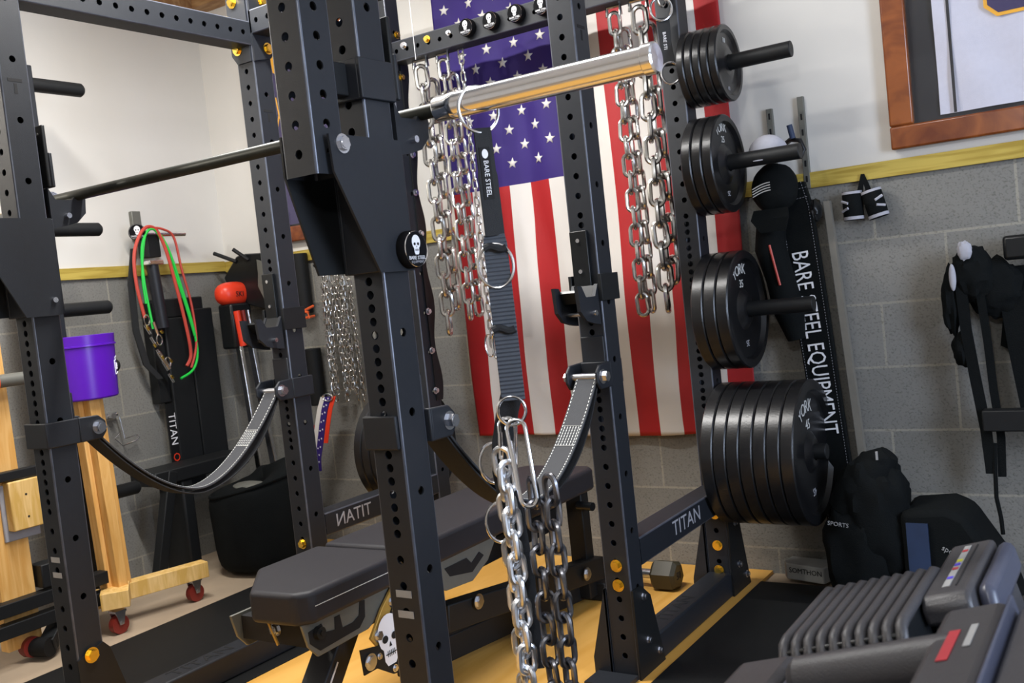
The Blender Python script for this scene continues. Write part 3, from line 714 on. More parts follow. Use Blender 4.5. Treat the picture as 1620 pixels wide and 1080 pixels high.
# ------------------------------------------------------------------ flag on the back wall
def flag():
    x0, x1, zb, zt = -1.128, .040, .480, 2.30; nx, nz = 130, 120; sw = (x1-x0)/13; cz, cx = 1.452, x0 + 7*sw*.985
    def Fy(x, z):
        v = Vector((x*3.2, z*.9, 0)); return YW-.030 + .010*noise.noise(v*2.1) + .006*math.sin(x*26 + z*1.7 + 2*noise.noise(Vector((x*2, z*2, 3)))) + .004*noise.noise(Vector((x*14, z*5+x*8, 1)))
    vs = []; fs = []; mi = []; m = MB()
    # columns aligned to stripes
    xs = [x0 + (x1-x0)*i/nx for i in range(nx+1)]; zs = [zb + (cz-zb)*j/70 for j in range(71)] + [cz + (zt-cz)*j/60 for j in range(1, 61)]
    def sx(x, z): return x + .006*math.sin(z*5+1)*(1-abs((x-x0)/(x1-x0)-.5)) + .004*noise.noise(Vector((x*3, z*3, 7)))
    for z in zs:
        for x in xs: vs.append((sx(x, z), Fy(x, z), z + (.005*math.sin((x-x0)*7) if z == zb else 0)))
    w = nx+1
    for j in range(len(zs)-1):
        for i in range(nx):
            fs.append((j*w+i, j*w+i+1, (j+1)*w+i+1, (j+1)*w+i)); st = int(i/(nx/13)); inC = zs[j] >= cz-1e-6 and i < nx*7/13
            mi.append(2 if inC else (st % 2))
    m.v = [Vector(v) for v in vs]; m.f = [list(f) for f in fs]; m.m = mi
    # stars
    m.mi = 1
    for r in range(12):
        z = 1.535 + r*.0635
        for c in range(6):
            x = x0 + .052 + c*.1215 - (.0608 if r % 2 else 0)
            if x < x0+.03 or x > x0 + 7*sw - .03: continue
            y = Fy(x, z) - .004; pts = []
            for k in range(10):
                rr = .0225 if k % 2 == 0 else .0092; a = pi/2 + k*pi/5 - .12; px, pz = x + rr*math.cos(a), z + rr*math.sin(a)
                pts.append((px, Fy(px, pz)-.0016, pz))
            m.add([(x, Fy(x, z)-.0016, z)] + pts, [(0, 1+k, 1+(k+1)%10) for k in range(10)])
    o = m.build('united_states_flag', ['fred', 'fwhite', 'fblue'], None, 0, 60)
    s = o.modifiers.new('thickness', 'SOLIDIFY'); s.thickness = .001; s.offset = 1
    return tag(o, 'large American flag hanging vertically on the back wall behind the rack', 'flag')
flag()

# ------------------------------------------------------------------ framed jerseys
def frame(t, x0, x1, z0, z1, fwid, y=YW):
    m = MB(); 
    m.box((x0, y-.035, z0), (x1, y-.004, z0+fwid)); m.box((x0, y-.035, z1-fwid), (x1, y-.004, z1))
    m.box((x0, y-.035, z0+fwid), (x0+fwid, y-.004, z1-fwid)); m.box((x1-fwid, y-.035, z0+fwid), (x1, y-.004, z1-fwid))
    m.build('frame', 'framewood', t, .006)
    MB().box((x0+fwid-.002, y-.012, z0+fwid-.002), (x1-fwid+.002, y-.006, z1-fwid+.002)).build('mat_board', 'matboard', t)
    MB().add([(x0+fwid-.002, y-.031, z0+fwid-.002), (x1-fwid+.002, y-.031, z0+fwid-.002), (x1-fwid+.002, y-.031, z1-fwid+.002), (x0+fwid-.002, y-.031, z1-fwid+.002)], [(0,1,2,3)]).build('glass', 'glass', t)
def cloth(t, pts, y, m, name, amp=.004):
    # pts polygon (x,z) filled with a gently creased grid clipped to a rectangle list
    xs = [p[0] for p in pts]; zs = [p[1] for p in pts]
    mb = MB().prism(pts, 'y', y, y+.004); o = fixn(mb.build(name, m, t)); return o
t = thing('framed_jersey', (.95, YW, 1.36), 'white jersey in a wide mahogany frame on the right of the back wall', 'framed jersey', 'framed jerseys')
frame(t, .541, 1.42, 1.357, 2.35, .070)
mb = MB(); nx, nz = 40, 50
vs = [(.686 + .60*i/nx, YW-.020 + .004*math.sin(i*.5+j*.22) + .003*noise.noise(Vector((i*.13, j*.25, 2))), 1.44 + .8*j/nz) for j in range(nz+1) for i in range(nx+1)]
mb.add(vs, [(j*(nx+1)+i, j*(nx+1)+i+1, (j+1)*(nx+1)+i+1, (j+1)*(nx+1)+i) for j in range(nz) for i in range(nx)]); mb.build('jersey', 'jersey', t)
MB().box((.725, YW-.0275, 1.44), (.733, YW-.0255, 2.24)).build('side_stripe', 'matboard', t)
zz = [(.835,1.78),(.835,1.725),(.862,1.700),(1.02,1.700),(1.05,1.725),(1.05,1.78)]
fixn(MB().prism([(.825,2.0),(.825,1.722),(.858,1.690),(1.025,1.690),(1.06,1.722),(1.06,2.0)], 'y', YW-.0285, YW-.0272).build('number_outline', 'goldline', t))
fixn(MB().prism([(.835,1.99),(.835,1.727),(.862,1.700),(1.02,1.700),(1.05,1.727),(1.05,1.99)], 'y', YW-.0295, YW-.0288).build('number', 'navy', t))
t = thing('framed_jersey', (-2.1, YW, 1.38), 'navy jersey with gold piping in a mahogany frame between the two left uprights', 'framed jersey', 'framed jerseys')
frame(t, -2.22, -1.55, 1.372, 2.28, .070)
MB().box((-2.145, YW-.022, 1.45), (-1.63, YW-.018, 2.19)).build('jersey', 'navy', t)
for pth in ([(-2.085,1.45),(-2.075,1.62),(-2.05,1.80),(-2.00,1.90),(-1.95,1.95)], [(-2.05,2.02),(-2.04,1.93),(-1.99,1.86)], [(-2.07,1.86),(-2.03,1.97),(-1.97,2.03)]):
    MB().tube([(a, YW-.024, b) for a, b in pth], .0035, 6).build('piping', 'goldline', t)
fixn(MB().prism([(-2.06,2.235),(-1.93,2.215),(-1.93,2.17),(-2.02,2.18),(-2.03,2.12),(-2.05,2.13)], 'y', YW-.0245, YW-.0235).build('number', 'goldline', t))

# ------------------------------------------------------------------ weight bench
bench = thing('weight_bench', (-.535, .75, 0), 'black padded weight bench with ladder brackets and skull plate standing inside the rack', 'weight bench')
xa, xb_ = -.682, -.392
def pad(pts, z0, z1, name, pil=.006):
    m = MB().prism(pts, 'z', z0, z1); o = fixn(m.build(name, 'vinyl', bench)); b = o.modifiers.new('b', 'BEVEL'); b.width = .012; b.segments = 4; b.limit_method = 'ANGLE'; return o
pad([(xb_, .100), (xb_-.03, .068), (-.55, .060), (xa, .205), (xa, .415), (xb_, .425)], .372, .446, 'seat_pad')
pad([(xb_, .445), (xa, .435), (xa, 1.40), (xa+.03, 1.43), (xb_-.03, 1.43), (xb_, 1.40)], .372, .446, 'back_pad')
m = MB(); 
for k in range(60): m.bar((xb_+.0006, .105+.0053*k, .412), (xb_+.0006, .1085+.0053*k, .412), .0008, .0016)
m.build('seam', 'thread', bench)
def ladder(x0, x1, pts, holes, name, m='greyplate'):
    fixn(MB().prism(pts, 'x', x0, x1).build(name, m, bench, .0015))
PL = [(.082,.372), (.096,.318), (.122,.288), (.29,.292), (.385,.330), (.40,.372)]
ladder(-.425, -.417, PL, None, 'ladder_bracket'); ladder(-.655, -.647, PL, None, 'ladder_bracket')
MB().prism([(.098,.352),(.100,.325),(.128,.300),(.26,.306),(.282,.325),(.287,.364),(.270,.366),(.262,.335),(.240,.326),(.205,.326),(.200,.358),(.183,.358),(.180,.330),(.150,.335),(.140,.358)], 'x', -.4168, -.4155).build('ladder_slot', 'dark', bench)
MB().bar((-.545, .098, .372), (-.517, .098, .312), .004, .006).build('gold_edge', 'goldplate', bench); m = MB().cyl((-.46, .125, .343), (-.402, .125, .343), .014, 18); m.cyl((-.402, .125, .343), (-.398, .125, .343), .006, 8); m.build('lock_pin', 'steel2', bench)
MB().box((-.646, .11, .31), (-.426, .15, .365)).build('front_crossbar', 'dark', bench)
m = MB(); hexbolt(m, (-.53, .11, .345), -Y, .012, .01); m.build('bolt', 'bolt', bench)
fixn(MB().prism([(.28,.272), (.30,.245), (.335,.262), (.405,.365), (.38,.372), (.33,.33)], 'x', -.411, -.403).build('gold_link_plate', 'goldplate', bench, .001))
for q, r in (((-.403, .306, .272), .012), ((-.403, .366, .335), .010), ((-.396, .262, .225), .015), ((-.398, .295, .226), .006), ((-.398, .365, .312), .006), ((-.398, .345, .178), .007)): hexbolt(MB(), q, X, r, .004).build('bolt', 'bolt', bench)
fixn(MB().prism([(.235,.262), (.30,.250), (.37,.330), (.44,.330), (.44,.15), (.34,.165), (.285,.200), (.24,.20)], 'x', -.402, -.398).build('skull_plate', 'steel2', bench))
w_, k_ = MB(), MB(); skull(w_, k_, (-.3972, .338, .252), Y, Z, .125); w_.build('skull_emblem', 'white', bench); k_.build('skull_features', 'dark', bench)
m = MB().bar((-.535, .34, .30), (-.535, .10, .0), .075, .06); m.build('front_leg', 'steel', bench, .004)
MB().bar((-.4955, .255, .215), (-.4955, .13, .055), .002, .004).build('edge_stripe', 'white', bench)
m = MB().box((-.73, .045, .0), (-.34, .105, .05)); m.build('front_foot', 'steel2', bench, .006)
m = MB().cyl((-.47, .10, .10), (-.44, .05, .115), .02, 16); m.build('knob', 'bolt', bench)
MB().bar((-.535, .28, .29), (-.535, 1.36, .29), .06, .07).build('spine', 'steel2', bench, .004)
ladder(-.425, -.417, [(.50,.372), (.52,.330), (.60,.285), (.72,.275), (.80,.310), (.86,.372)], None, 'rear_ladder_bracket')
MB().prism([(.60,.345),(.62,.318),(.72,.300),(.78,.33),(.76,.345),(.72,.325),(.70,.345)], 'x', -.4168, -.4155).build('ladder_slot', 'dark', bench)
MB().bar((-.60, .60, .06), (-.45, 1.52, .045), .06, .075).build('base_rail', 'steel2', bench, .004)
MB().bar((-.46, .62, .20), (-.41, 1.40, .11), .05, .075).build('base_rail', 'steel2', bench, .004)
for q in ((-.418, .735, .212), (-.383, 1.278, .125)): hexbolt(MB(), q, X, .016, .006).build('bolt', 'bolt', bench)
MB().bar((-.44, 1.36, .37), (-.44, 1.36, .02), .05, .06).build('rear_leg', 'steel2', bench, .004)
MB().bar((-.72, 1.40, .032), (-.38, 1.41, .032), .06, .06).build('rear_foot', 'steel2', bench, .004)
m = MB().cyl((-.42, 1.33, .335), (-.36, 1.32, .335), .014, 14); m.build('handle', 'uhmw', bench)

hd = thing('hex_dumbbell', (-.28, 1.56, 0), 'dark hexagonal rubber dumbbell on the plywood behind the middle right upright', 'dumbbell')
for x0, x1 in ((-.46, -.37), (-.285, -.195)):
    m = MB().lathe([(x0, 0), (x0, .040), (x0+.012, .053), (x1-.012, .053), (x1, .040), (x1, 0)], (0, 1.56, .046), X, 6); fixn(m.build('head', 'hexrubber', hd))
MB().cyl((-.37, 1.56, .046), (-.285, 1.56, .046), .016, 16).build('handle', 'bolt', hd)
text('number', '50', .036, 'dark', (-.1945, 1.56, .046), Y, Z, hd, .001)

# ------------------------------------------------------------------ left corner: plate tree, bucket, wooden stand
tree = thing('plate_storage_tree', (-2.20, .70, 0), 'black steel storage tree with round pegs standing by the left wall', 'storage rack')
MB().box((-2.235, .665, .06), (-2.165, .73, 2.05)).build('post', 'steel', tree, .004)
for z in (1.988, 1.455, 1.155, .926): 
    m = MB().tube([(-2.20, .73, z), (-2.20, .938, z), (-2.20, .947, z)], [.026, .026, .019], 24); m.build('peg', 'steel2', tree)
m = MB().tube([(-2.20, .73, .44), (-2.20, .96, .44), (-2.20, .97, .44)], [.026, .026, .019], 24); m.build('peg', 'steel2', tree)
for z, x in ((.188, -2.02), (.118, -2.02)):
    MB().bar((x, -.25, z), (x, .66, z), .05, .045).build('base_rail', 'steel2', tree, .003)
MB().bar((-2.18, .66, .15), (-1.99, .40, .03), .05, .05).build('base_leg', 'steel2', tree, .003)
m = MB().cyl((-2.06, .37, .03), (-1.97, .40, .03), .033, 18); m.build('rubber_foot', 'rubber', tree)
MB().box((-2.07, .42, .22), (-2.0, .52, .30)).build('bracket', 'steel2', tree, .004)
MB().bar((-2.02, -.2, .62), (-2.02, .52, .62), .04, .03).build('side_rail', 'steel2', tree, .003)
# bucket
BX, BYY = -2.035, .692
bk = thing('purple_bucket', (BX, BYY, .828), 'glossy purple plastic bucket sitting on top of the pine post at the left', 'bucket')
prof = [(0,0), (0, .108), (.005, .112), (.185, .119), (.187, .124), (.192, .124), (.193, .120), (.226, .122), (.227, .118), (.01, .108), (.01, 0)]
prof = [(a, b*.965) for a, b in prof]
fixn(MB().lathe(prof, (BX, BYY, .828), Z, 56).build('body', 'purple', bk))
lg = MB()
def onb(a, z): return Vector((BX + .1135*math.cos(a), BYY + .1135*math.sin(a), z))
for pth in ([(.92,.970),(.72,.966),(.72,.956),(.62,.953),(.62,.905),(.95,.913)], [(.74,.948),(.74,.922),(.92,.927)], [(.90,.945),(.90,.93)]):
    q = []
    for i in range(len(pth)-1):
        for k in range(4): q.append(onb(pth[i][0]+(pth[i+1][0]-pth[i][0])*k/4, pth[i][1]+(pth[i+1][1]-pth[i][1])*k/4))
    q.append(onb(*pth[-1])); lg.tube(q, .0016, 6)
lg.build('lettering', 'white', bk)
# wooden stand
ws = thing('rolling_wooden_stand', (-2.08, .75, 0), 'pine lumber stand on red casters beside the purple bucket', 'wooden stand')
MB().bar((-2.035, .712, .10), (-2.035, .69, .826), .10, .045, (1,0,0)).build('post', 'pine', ws, .002)
MB().bar((-1.991, .70, .10), (-1.991, .678, .826), .040, .040, (1,0,0)).build('post', 'pine', ws, .002)
MB().bar((-1.93, .63, .115), (-2.09, .75, .115), .095, .06).build('foot_beam', 'pine2', ws, .002)
MB().bar((-2.05, .72, .105), (-1.96, 1.05, .105), .06, .06).build('foot_beam', 'pine2', ws, .002)
MB().bar((-2.10, .52, .105), (-2.05, .66, .105), .06, .06).build('foot_beam', 'pine2', ws, .002)
def caster(x, y):
    m = MB().box((x-.022, y-.022, .066), (x+.022, y+.022, .074)); m.prism([(y-.02,.068),(y+.02,.068),(y+.008,.022),(y-.008,.022)], 'x', x-.020, x-.017); m.prism([(y-.02,.068),(y+.02,.068),(y+.008,.022),(y-.008,.022)], 'x', x+.017, x+.020)
    m.cyl((x-.021, y, .030), (x+.021, y, .030), .006, 12); c = fixn(m.build('caster', 'bolt', ws))
    MB().cyl((x-.013, y, .022), (x+.013, y, .022), .033, 24).build('wheel', 'casterred', c)
caster(-1.955, .65); caster(-1.975, 1.0); caster(-2.08, .56)
ws2 = thing('wooden_upright_stand', (-2.06, .38, 0), 'tall pine board at the far left edge with a screwed-on block', 'wooden stand')
MB().bar((-2.06, .355, .04), (-2.06, .345, 1.10), .12, .045, (1,0,0)).build('post', 'pine', ws2, .002)
MB().box((-2.035, .345, .435), (-1.995, .462, .60)).build('side_block', 'pine2', ws2, .004)
m = MB()
for z in (.475, .55): m.cyl((-2.015, .40, z), (-1.9945, .40, z), .004, 10)
for z in (.475, .55): pass
m.build('screw', 'dark', ws2)
MB().box((-2.04, .33, .40), (-2.03, .455, .59)).build('backing_board', 'grey', ws2, .003)
MB().cyl((-2.055, .37, .035), (-2.02, .37, .035), .035, 20).build('wheel', 'casterred', ws2)
t = thing('orange_hook_bar', (-2.0, .40, .93), 'grey steel tube with orange hooks at the left edge of the picture', 'hook')
MB().cyl((-2.0, .25, .935), (-2.0, .46, .935), .022, 16).build('tube', 'greyplate', t)
for y in (.31, .345): MB().tube([(-2.0+.03*math.cos(a), y, .935+.034*math.sin(a)) for a in [-.3*pi + 1.35*pi*k/12 for k in range(13)]], .006, 8).build('hook', 'orange', t)

# wall board with bands and cable grips
hb = thing('hanging_attachments', (-2.47, 1.36, 1.46), 'black wall hanger holding a chrome bar and steel cable grips above the grey tower', 'wall hanger')
MB().box((-2.538, 1.33, 1.44), (-2.515, 1.375, 1.57)).build('hook_plate', 'greyplate', hb, .003)
MB().box((-2.51, 1.335, 1.36), (-2.44, 1.40, 1.46)).build('bracket', 'steel2', hb, .004)
MB().cyl((-2.47, 1.30, 1.462), (-2.47, 1.56, 1.462), .011, 16).build('chrome_bar', 'chrome', hb)
MB().box((-2.46, 1.31, 1.325), (-2.41, 1.385, 1.345)).build('bracket', 'chrome', hb, .004)
MB().cyl((-2.44, 1.345, 1.33), (-2.44, 1.36, 1.05), .026, 18).build('grip', 'vinyld', hb)
MB().ribbon([(-2.45, 1.27, 1.40), (-2.45, 1.235, 1.25), (-2.45, 1.23, 1.05), (-2.45, 1.26, .90), (-2.45, 1.32, .83)], Y, .03, .008).build('strap', 'web', hb)
rnd = random.Random(4); m = MB()
for k in range(5): m.cyl((-2.40, 1.24+.022*k, 1.07-.055*k), (-2.40, 1.262+.022*k, 1.03-.055*k), .006, 10)
m.cyl((-2.40, 1.285, 1.08), (-2.40, 1.30, 1.02), .006, 10); m.cyl((-2.40, 1.29, .95), (-2.40, 1.335, .87), .010, 12)
for c in ((1.25,1.09),(1.30,1.0),(1.33,.90)):
    m.tube([(-2.395, c[0]+.014*math.cos(a), c[1]+.022*math.sin(a)) for a in [2*pi*k/14 for k in range(14)]], .003, 6, True)
m.build('carabiner_chain', 'chrome', hb)
m = MB()
for c in ((1.245,1.06),(1.268,.985),(1.30,.93),(1.335,.84),(1.31,1.04),(1.34,.91)): m.cyl((-2.392, c[0], c[1]), (-2.392, c[0]+.008, c[1]-.012), .006, 8)
m.build('brass_fitting', 'gold', hb)
magnet((-2.45, 1.297, 1.468), (.82,-.57,0), Z, .036, 'round black magnet with white skull on the left wall hanger', None)
def band(pts, r, m, lab, nm='resistance_band'):
    P = [Vector((-2.415+.004*random.random(), a, b)) for a, b in pts]; Q = []
    for i in range(len(P)-1):
        p0, p1, p2, p3 = P[max(0,i-1)], P[i], P[i+1], P[min(len(P)-1,i+2)]
        for k in range(6):
            u = k/6; Q.append(.5*((2*p1)+(p2-p0)*u+(2*p0-5*p1+4*p2-p3)*u*u+(3*p1-p0-3*p2+p3)*u**3))
    Q.append(P[-1]); o = MB().tube(Q, r, 8).build(nm, m); return tag(o, lab, 'resistance band', 'rubber bands on the left wall hanger')
band([(1.29,1.05),(1.275,1.25),(1.285,1.40),(1.33,1.475),(1.37,1.47),(1.42,1.38),(1.47,1.18),(1.50,1.03),(1.505,.92),(1.47,.85),(1.40,.82)], .0058, 'greenband', 'green rubber band, the longer of the two green ones')
band([(1.27,1.16),(1.27,1.28),(1.30,1.43),(1.335,1.478),(1.38,1.45),(1.43,1.30),(1.47,1.15),(1.50,1.0)], .0052, 'greenband', 'green rubber band, shorter inner loop on the wall hanger')
band([(1.255,1.10),(1.235,1.25),(1.245,1.38),(1.30,1.475),(1.36,1.482),(1.40,1.40),(1.43,1.25),(1.46,1.05),(1.47,.92),(1.44,.87)], .0075, 'redband', 'red rubber band looping down the left side of the hanger')
band([(1.33,1.485),(1.40,1.478),(1.455,1.44),(1.475,1.30),(1.505,1.15),(1.51,1.0),(1.49,.92),(1.46,.86)], .0055, 'redband', 'red rubber band, outermost loop to the right of the hanger')

cc = thing('chrome_clip_hanger', (-2.50, 1.14, .70), 'small bent chrome clip hanging on the block wall just right of the wooden post', 'clip')
MB().cyl((-2.535, 1.10, .705), (-2.49, 1.10, .705), .012, 16).build('pin', 'chrome', cc)
MB().cyl((-2.52, 1.085, .705), (-2.52, 1.135, .708), .010, 14).build('cross_tube', 'chrome', cc)
MB().tube([(-2.505,1.135,.695), (-2.50,1.145,.60), (-2.50,1.205,.605), (-2.50,1.215,.595), (-2.50,1.20,.583), (-2.50,1.13,.572), (-2.50,1.095,.61), (-2.50,1.12,.625)], .0035, 8).build('wire', 'chrome', cc)

# black tower behind
tw = thing('hydraulic_tower', (-2.32, 1.36, 0), 'tall black steel machine tower with white lettering against the left wall', 'exercise machine')
MB().box((-2.53, 1.265, .72), (-2.475, 1.325, 1.165)).build('side_column', 'steel2', tw, .004)
MB().box((-2.53, 1.325, .30), (-2.46, 1.45, 1.09)).build('column', 'steel2', tw, .006)
MB().box((-2.53, 1.285, 1.09), (-2.47, 1.555, 1.175)).build('top_plate', 'steel2', tw, .006)
MB().box((-2.53, 1.45, .40), (-2.455, 1.59, 1.12)).build('shroud', 'steel2', tw, .006)
MB().box((-2.45, 1.05, .40), (-2.28, 1.55, .46)).build('cross_box', 'steel2', tw, .006)
MB().box((-2.45, 1.18, 0), (-2.29, 1.24, .40)).build('lower_column', 'steel2', tw, .01)
MB().bar((-2.30, 1.14, .45), (-2.30, 1.02, .02), .045, .045).build('strut', 'steel2', tw, .004)
MB().box((-2.475, 1.285, .38), (-2.468, 1.325, .715)).build('name_plate', 'uhmw', tw)
text('lettering', 'TITAN', .052, 'white', (-2.4665, 1.307, .60), -Z, Y, tw, .0006, sx=.95)
text('lettering', 'O', .050, 'redp', (-2.4665, 1.307, .475), -Z, Y, tw, .0006)
for o_ in tw.children: pass
tw.location.y += .06
# red and chrome machine in the corner
rm = thing('red_ski_machine', (-2.34, 1.70, 0), 'orange-red topped exercise machine with chrome rails in the corner', 'exercise machine')
m = MB().blob((-2.40, 1.66, 1.17), (.055, .085, .055), .0, 1, 24, 12, 0, .8); m.build('top_cover', 'redp', rm)
text('lettering', 'SKI', .035, 'dark', (-2.343, 1.655, 1.165), Y, Z, rm, .001)
MB().box((-2.44, 1.60, .92), (-2.35, 1.72, 1.125)).build('body', 'uhmw', rm, .01)
MB().cyl((-2.345, 1.625, 1.09), (-2.345, 1.64, .93), .016, 16).build('red_tube', 'redp', rm)
MB().cyl((-2.345, 1.66, 1.09), (-2.345, 1.675, .93), .011, 16).build('dark_tube', 'casterred', rm)
MB().cyl((-2.345, 1.69, 1.09), (-2.345, 1.705, .93), .010, 16).build('chrome_tube', 'chrome', rm)
MB().bar((-2.36, 1.63, .93), (-2.36, 1.68, .05), .03, .02).build('rail', 'chrome', rm, .003)
MB().bar((-2.36, 1.70, .93), (-2.36, 1.78, .05), .035, .02).build('rail', 'bolt', rm, .003)
MB().box((-2.40, 1.60, .0), (-2.32, 1.80, .06)).build('base', 'uhmw', rm, .006)
rm.location.x += .06; rm.location.y += .02
# black plate attachment with prongs on the wall
pa = thing('pronged_wall_bracket', (-2.25, 1.78, 1.22), 'black hexagonal steel bracket with two prongs on the corner wall', 'bracket')
fixn(MB().prism([(-2.43,1.25),(-2.40,1.18),(-2.28,1.11),(-2.10,1.06),(-2.05,1.20),(-2.12,1.335),(-2.27,1.345),(-2.33,1.34)], 'y', 1.72, 1.80).build('plate', 'uhmw', pa, .006))
MB().tube([(-2.33,1.72,1.315), (-2.43,1.68,1.365)], .009, 10).build('prong', 'steel2', pa); MB().tube([(-2.25,1.72,1.315), (-2.30,1.68,1.37)], .009, 10).build('prong', 'steel2', pa)
fixn(MB().prism([(-2.19,1.31),(-2.16,1.30),(-2.155,1.25),(-2.175,1.20),(-2.15,1.14),(-2.17,1.13),(-2.20,1.19),(-2.19,1.25)], 'y', 1.712, 1.7195).build('cut_out', 'greyplate', pa))
# dark pads beside the rear
for (x, z0, z1), w in zip(((-2.0, 1.045, 1.315), (-1.985, .63, .886)), ('upper', 'lower')):
    o = MB().tube([(x, 1.79, z0), (x, 1.79, z1)], .036, 20).build('foam_roller_pad', 'rubber', None, .004); tag(o, 'black foam pad fixed upright on the wall behind the left upright, the %s of two' % w, 'foam pad', 'foam pads on the back wall')
o = MB().tube([(-1.96,1.80,1.075), (-1.93,1.70,1.055), (-1.885,1.69,1.05), (-1.885,1.69,1.028), (-1.93,1.70,1.025), (-1.96,1.80,1.03)], .006, 8).build('orange_hook', 'orange'); tag(o, 'small bright orange hook on the back wall right of the left upright', 'hook')
# bundle of fine chains
fc = thing('fine_chain_bundle', (-1.80, 1.77, 1.22), 'bundle of fine silver chains hanging from a wall hook behind the left plates', 'chain')
MB().tube([(-1.80,1.83,1.22), (-1.80,1.70,1.22), (-1.81,1.68,1.25)], .006, 8).build('hook', 'uhmw', fc)
rnd = random.Random(11)
for k in range(12):
    n = 19 + rnd.choice((0, 1, 2))
    strand(fc, (-1.868+.0155*k, 1.755 + .03*rnd.random(), 1.19 - .01*rnd.random()), n, .037, .021, .0027, 'zinc', rnd.random()*3, (-.0008 if k < 4 else .0006, 0), .6, 'fine_link')
# stars and stripes lanyard
ln = thing('flag_print_strap', (-1.93, 1.72, .66), 'narrow strap printed with stars and stripes hanging under the fine chains', 'strap')
pth = [(-1.85,1.715,.675), (-1.875,1.71,.62), (-1.90,1.71,.55), (-1.925,1.71,.47), (-1.95,1.71,.40), (-1.955,1.71,.345)]
MB().ribbon(pth, X, .036, .003).build('blue_band', 'fblue', ln)
MB().ribbon([(a-.031, b, c) for a, b, c in pth], X, .026, .003).build('white_band', 'fwhite', ln)
MB().ribbon([(a-.052, b, c-.0) for a, b, c in pth[2:]], X, .012, .003).build('red_band', 'fred', ln)
MB().ribbon([(a+.031, b+.003, c) for a, b, c in pth[:4]], X, .024, .003).build('red_band', 'redp', ln)
m = MB()
for k in range(9):
    u = (k+.5)/9*4.6; i = int(u); f = u-i; p = Vector(pth[i]).lerp(Vector(pth[i+1]), f)
    for sx_ in (-.008, .008):
        c = p + Vector((sx_, -.0025, .006 if sx_ > 0 else 0)); m.add([c + Vector((.0055*(1 if q%2==0 else .42)*math.sin(q*pi/5), 0, .0055*(1 if q%2==0 else .42)*math.cos(q*pi/5))) for q in range(10)], [tuple(range(10))])
m.build('stars', 'white', ln)
MB().tube([(-1.85+.03*math.cos(a), 1.71, .672+.016*math.sin(a)) for a in [2*pi*k/18 for k in range(18)]], .003, 8, True).build('ring', 'chrome', ln)
# sandbag
m = MB(); prof = []
N = 48
def sandbag():
    m = MB(); rings = [(0,.200),(.03,.215),(.10,.226),(.22,.232),(.34,.232),(.372,.224),(.395,.175),(.37,.10),(.335,.0)]
    vs = []; fs = []; c = Vector((-2.045, 1.47, 0))
    for i, (h, r) in enumerate(rings):
        for j in range(N):
            a = 2*pi*j/N; k = 1+.035*noise.noise(Vector((math.cos(a)*2, math.sin(a)*2, h*7))); hh = h + (.05*math.cos(a-.6)*min(1, h/.3)) + .02*noise.noise(Vector((math.cos(a)*3, math.sin(a)*3, 5)))*(h > .3)
            if r < .21 and h > .3: hh += .025*math.sin(3*a+1)
            vs.append(c + Vector((math.cos(a)*r*k, math.sin(a)*r*k, max(0, hh))))
    for i in range(len(rings)-1):
        for j in range(N): fs.append((i*N+j, i*N+(j+1)%N, (i+1)*N+(j+1)%N, (i+1)*N+j))
    fs.append(tuple(reversed(range(N)))); m.add(vs, fs); return m
sb = thing('sandbag', (-2.045, 1.47, 0), 'round black canvas sandbag slumped on the floor behind the left safety strap', 'sandbag')
o = fixn(sandbag().build('body', 'cloth', sb, 0, 60)); ss = o.modifiers.new('s', 'SUBSURF'); ss.levels = 1; ss.render_levels = 1
MB().tube([(-2.045+.226*math.cos(a), 1.47+.226*math.sin(a), .366+.05*math.cos(a-.6)) for a in [2*pi*k/40 for k in range(40)]], .008, 8, True).build('rim_seam', 'cloth', sb)
MB().blob((-1.975, 1.33, .365), (.085, .05, .020), .05, 2).build('folded_flap', 'greyplate', sb)
t = tag(slab('cardboard_scrap', [(-1.96,1.42),(-1.86,1.47),(-1.99,1.76),(-2.08,1.70),(-2.04,1.62),(-2.0,1.60)], .0, .006, 'cardboard', 'torn orange cardboard scrap on the floor left of the middle upright', 'cardboard'), None, None)

# ------------------------------------------------------------------ right side: standards, caps, banner, wraps, gear
for x, z0, z1, w in ((.168, 1.30, 1.555, 'left'), (.272, 1.28, 1.575, 'right')):
    t = thing('slotted_wall_standard', (x, YW, z0), 'grey slotted metal wall standard above the caps, the %s one' % w, 'wall bracket', 'slotted wall standards')
    MB().box((x-.010, YW-.016, z0), (x+.010, YW-.0005, z1)).build('channel', 'greyplate', t, .001)
    m = MB()
    for k in range(int((z1-z0)/.05)): m.box((x-.003, YW-.0168, z0+.02+.05*k), (x+.003, YW-.0158, z0+.04+.05*k))
    m.build('slots', 'dark', t)
t = thing('wall_hook_arm', (.262, 1.75, 1.40), 'black hooked wall arm with a blue rubber tip above the hanging banner', 'hook')
MB().tube([(.175,1.80,1.405), (.255,1.74,1.435), (.290,1.72,1.425), (.300,1.72,1.395), (.285,1.72,1.37)], .008, 10).build('arm', 'uhmw', t)
MB().cyl((.268,1.72,1.435), (.262,1.715,1.478), .009, 14).build('tip', 'bluest' if False else 'blue', t)
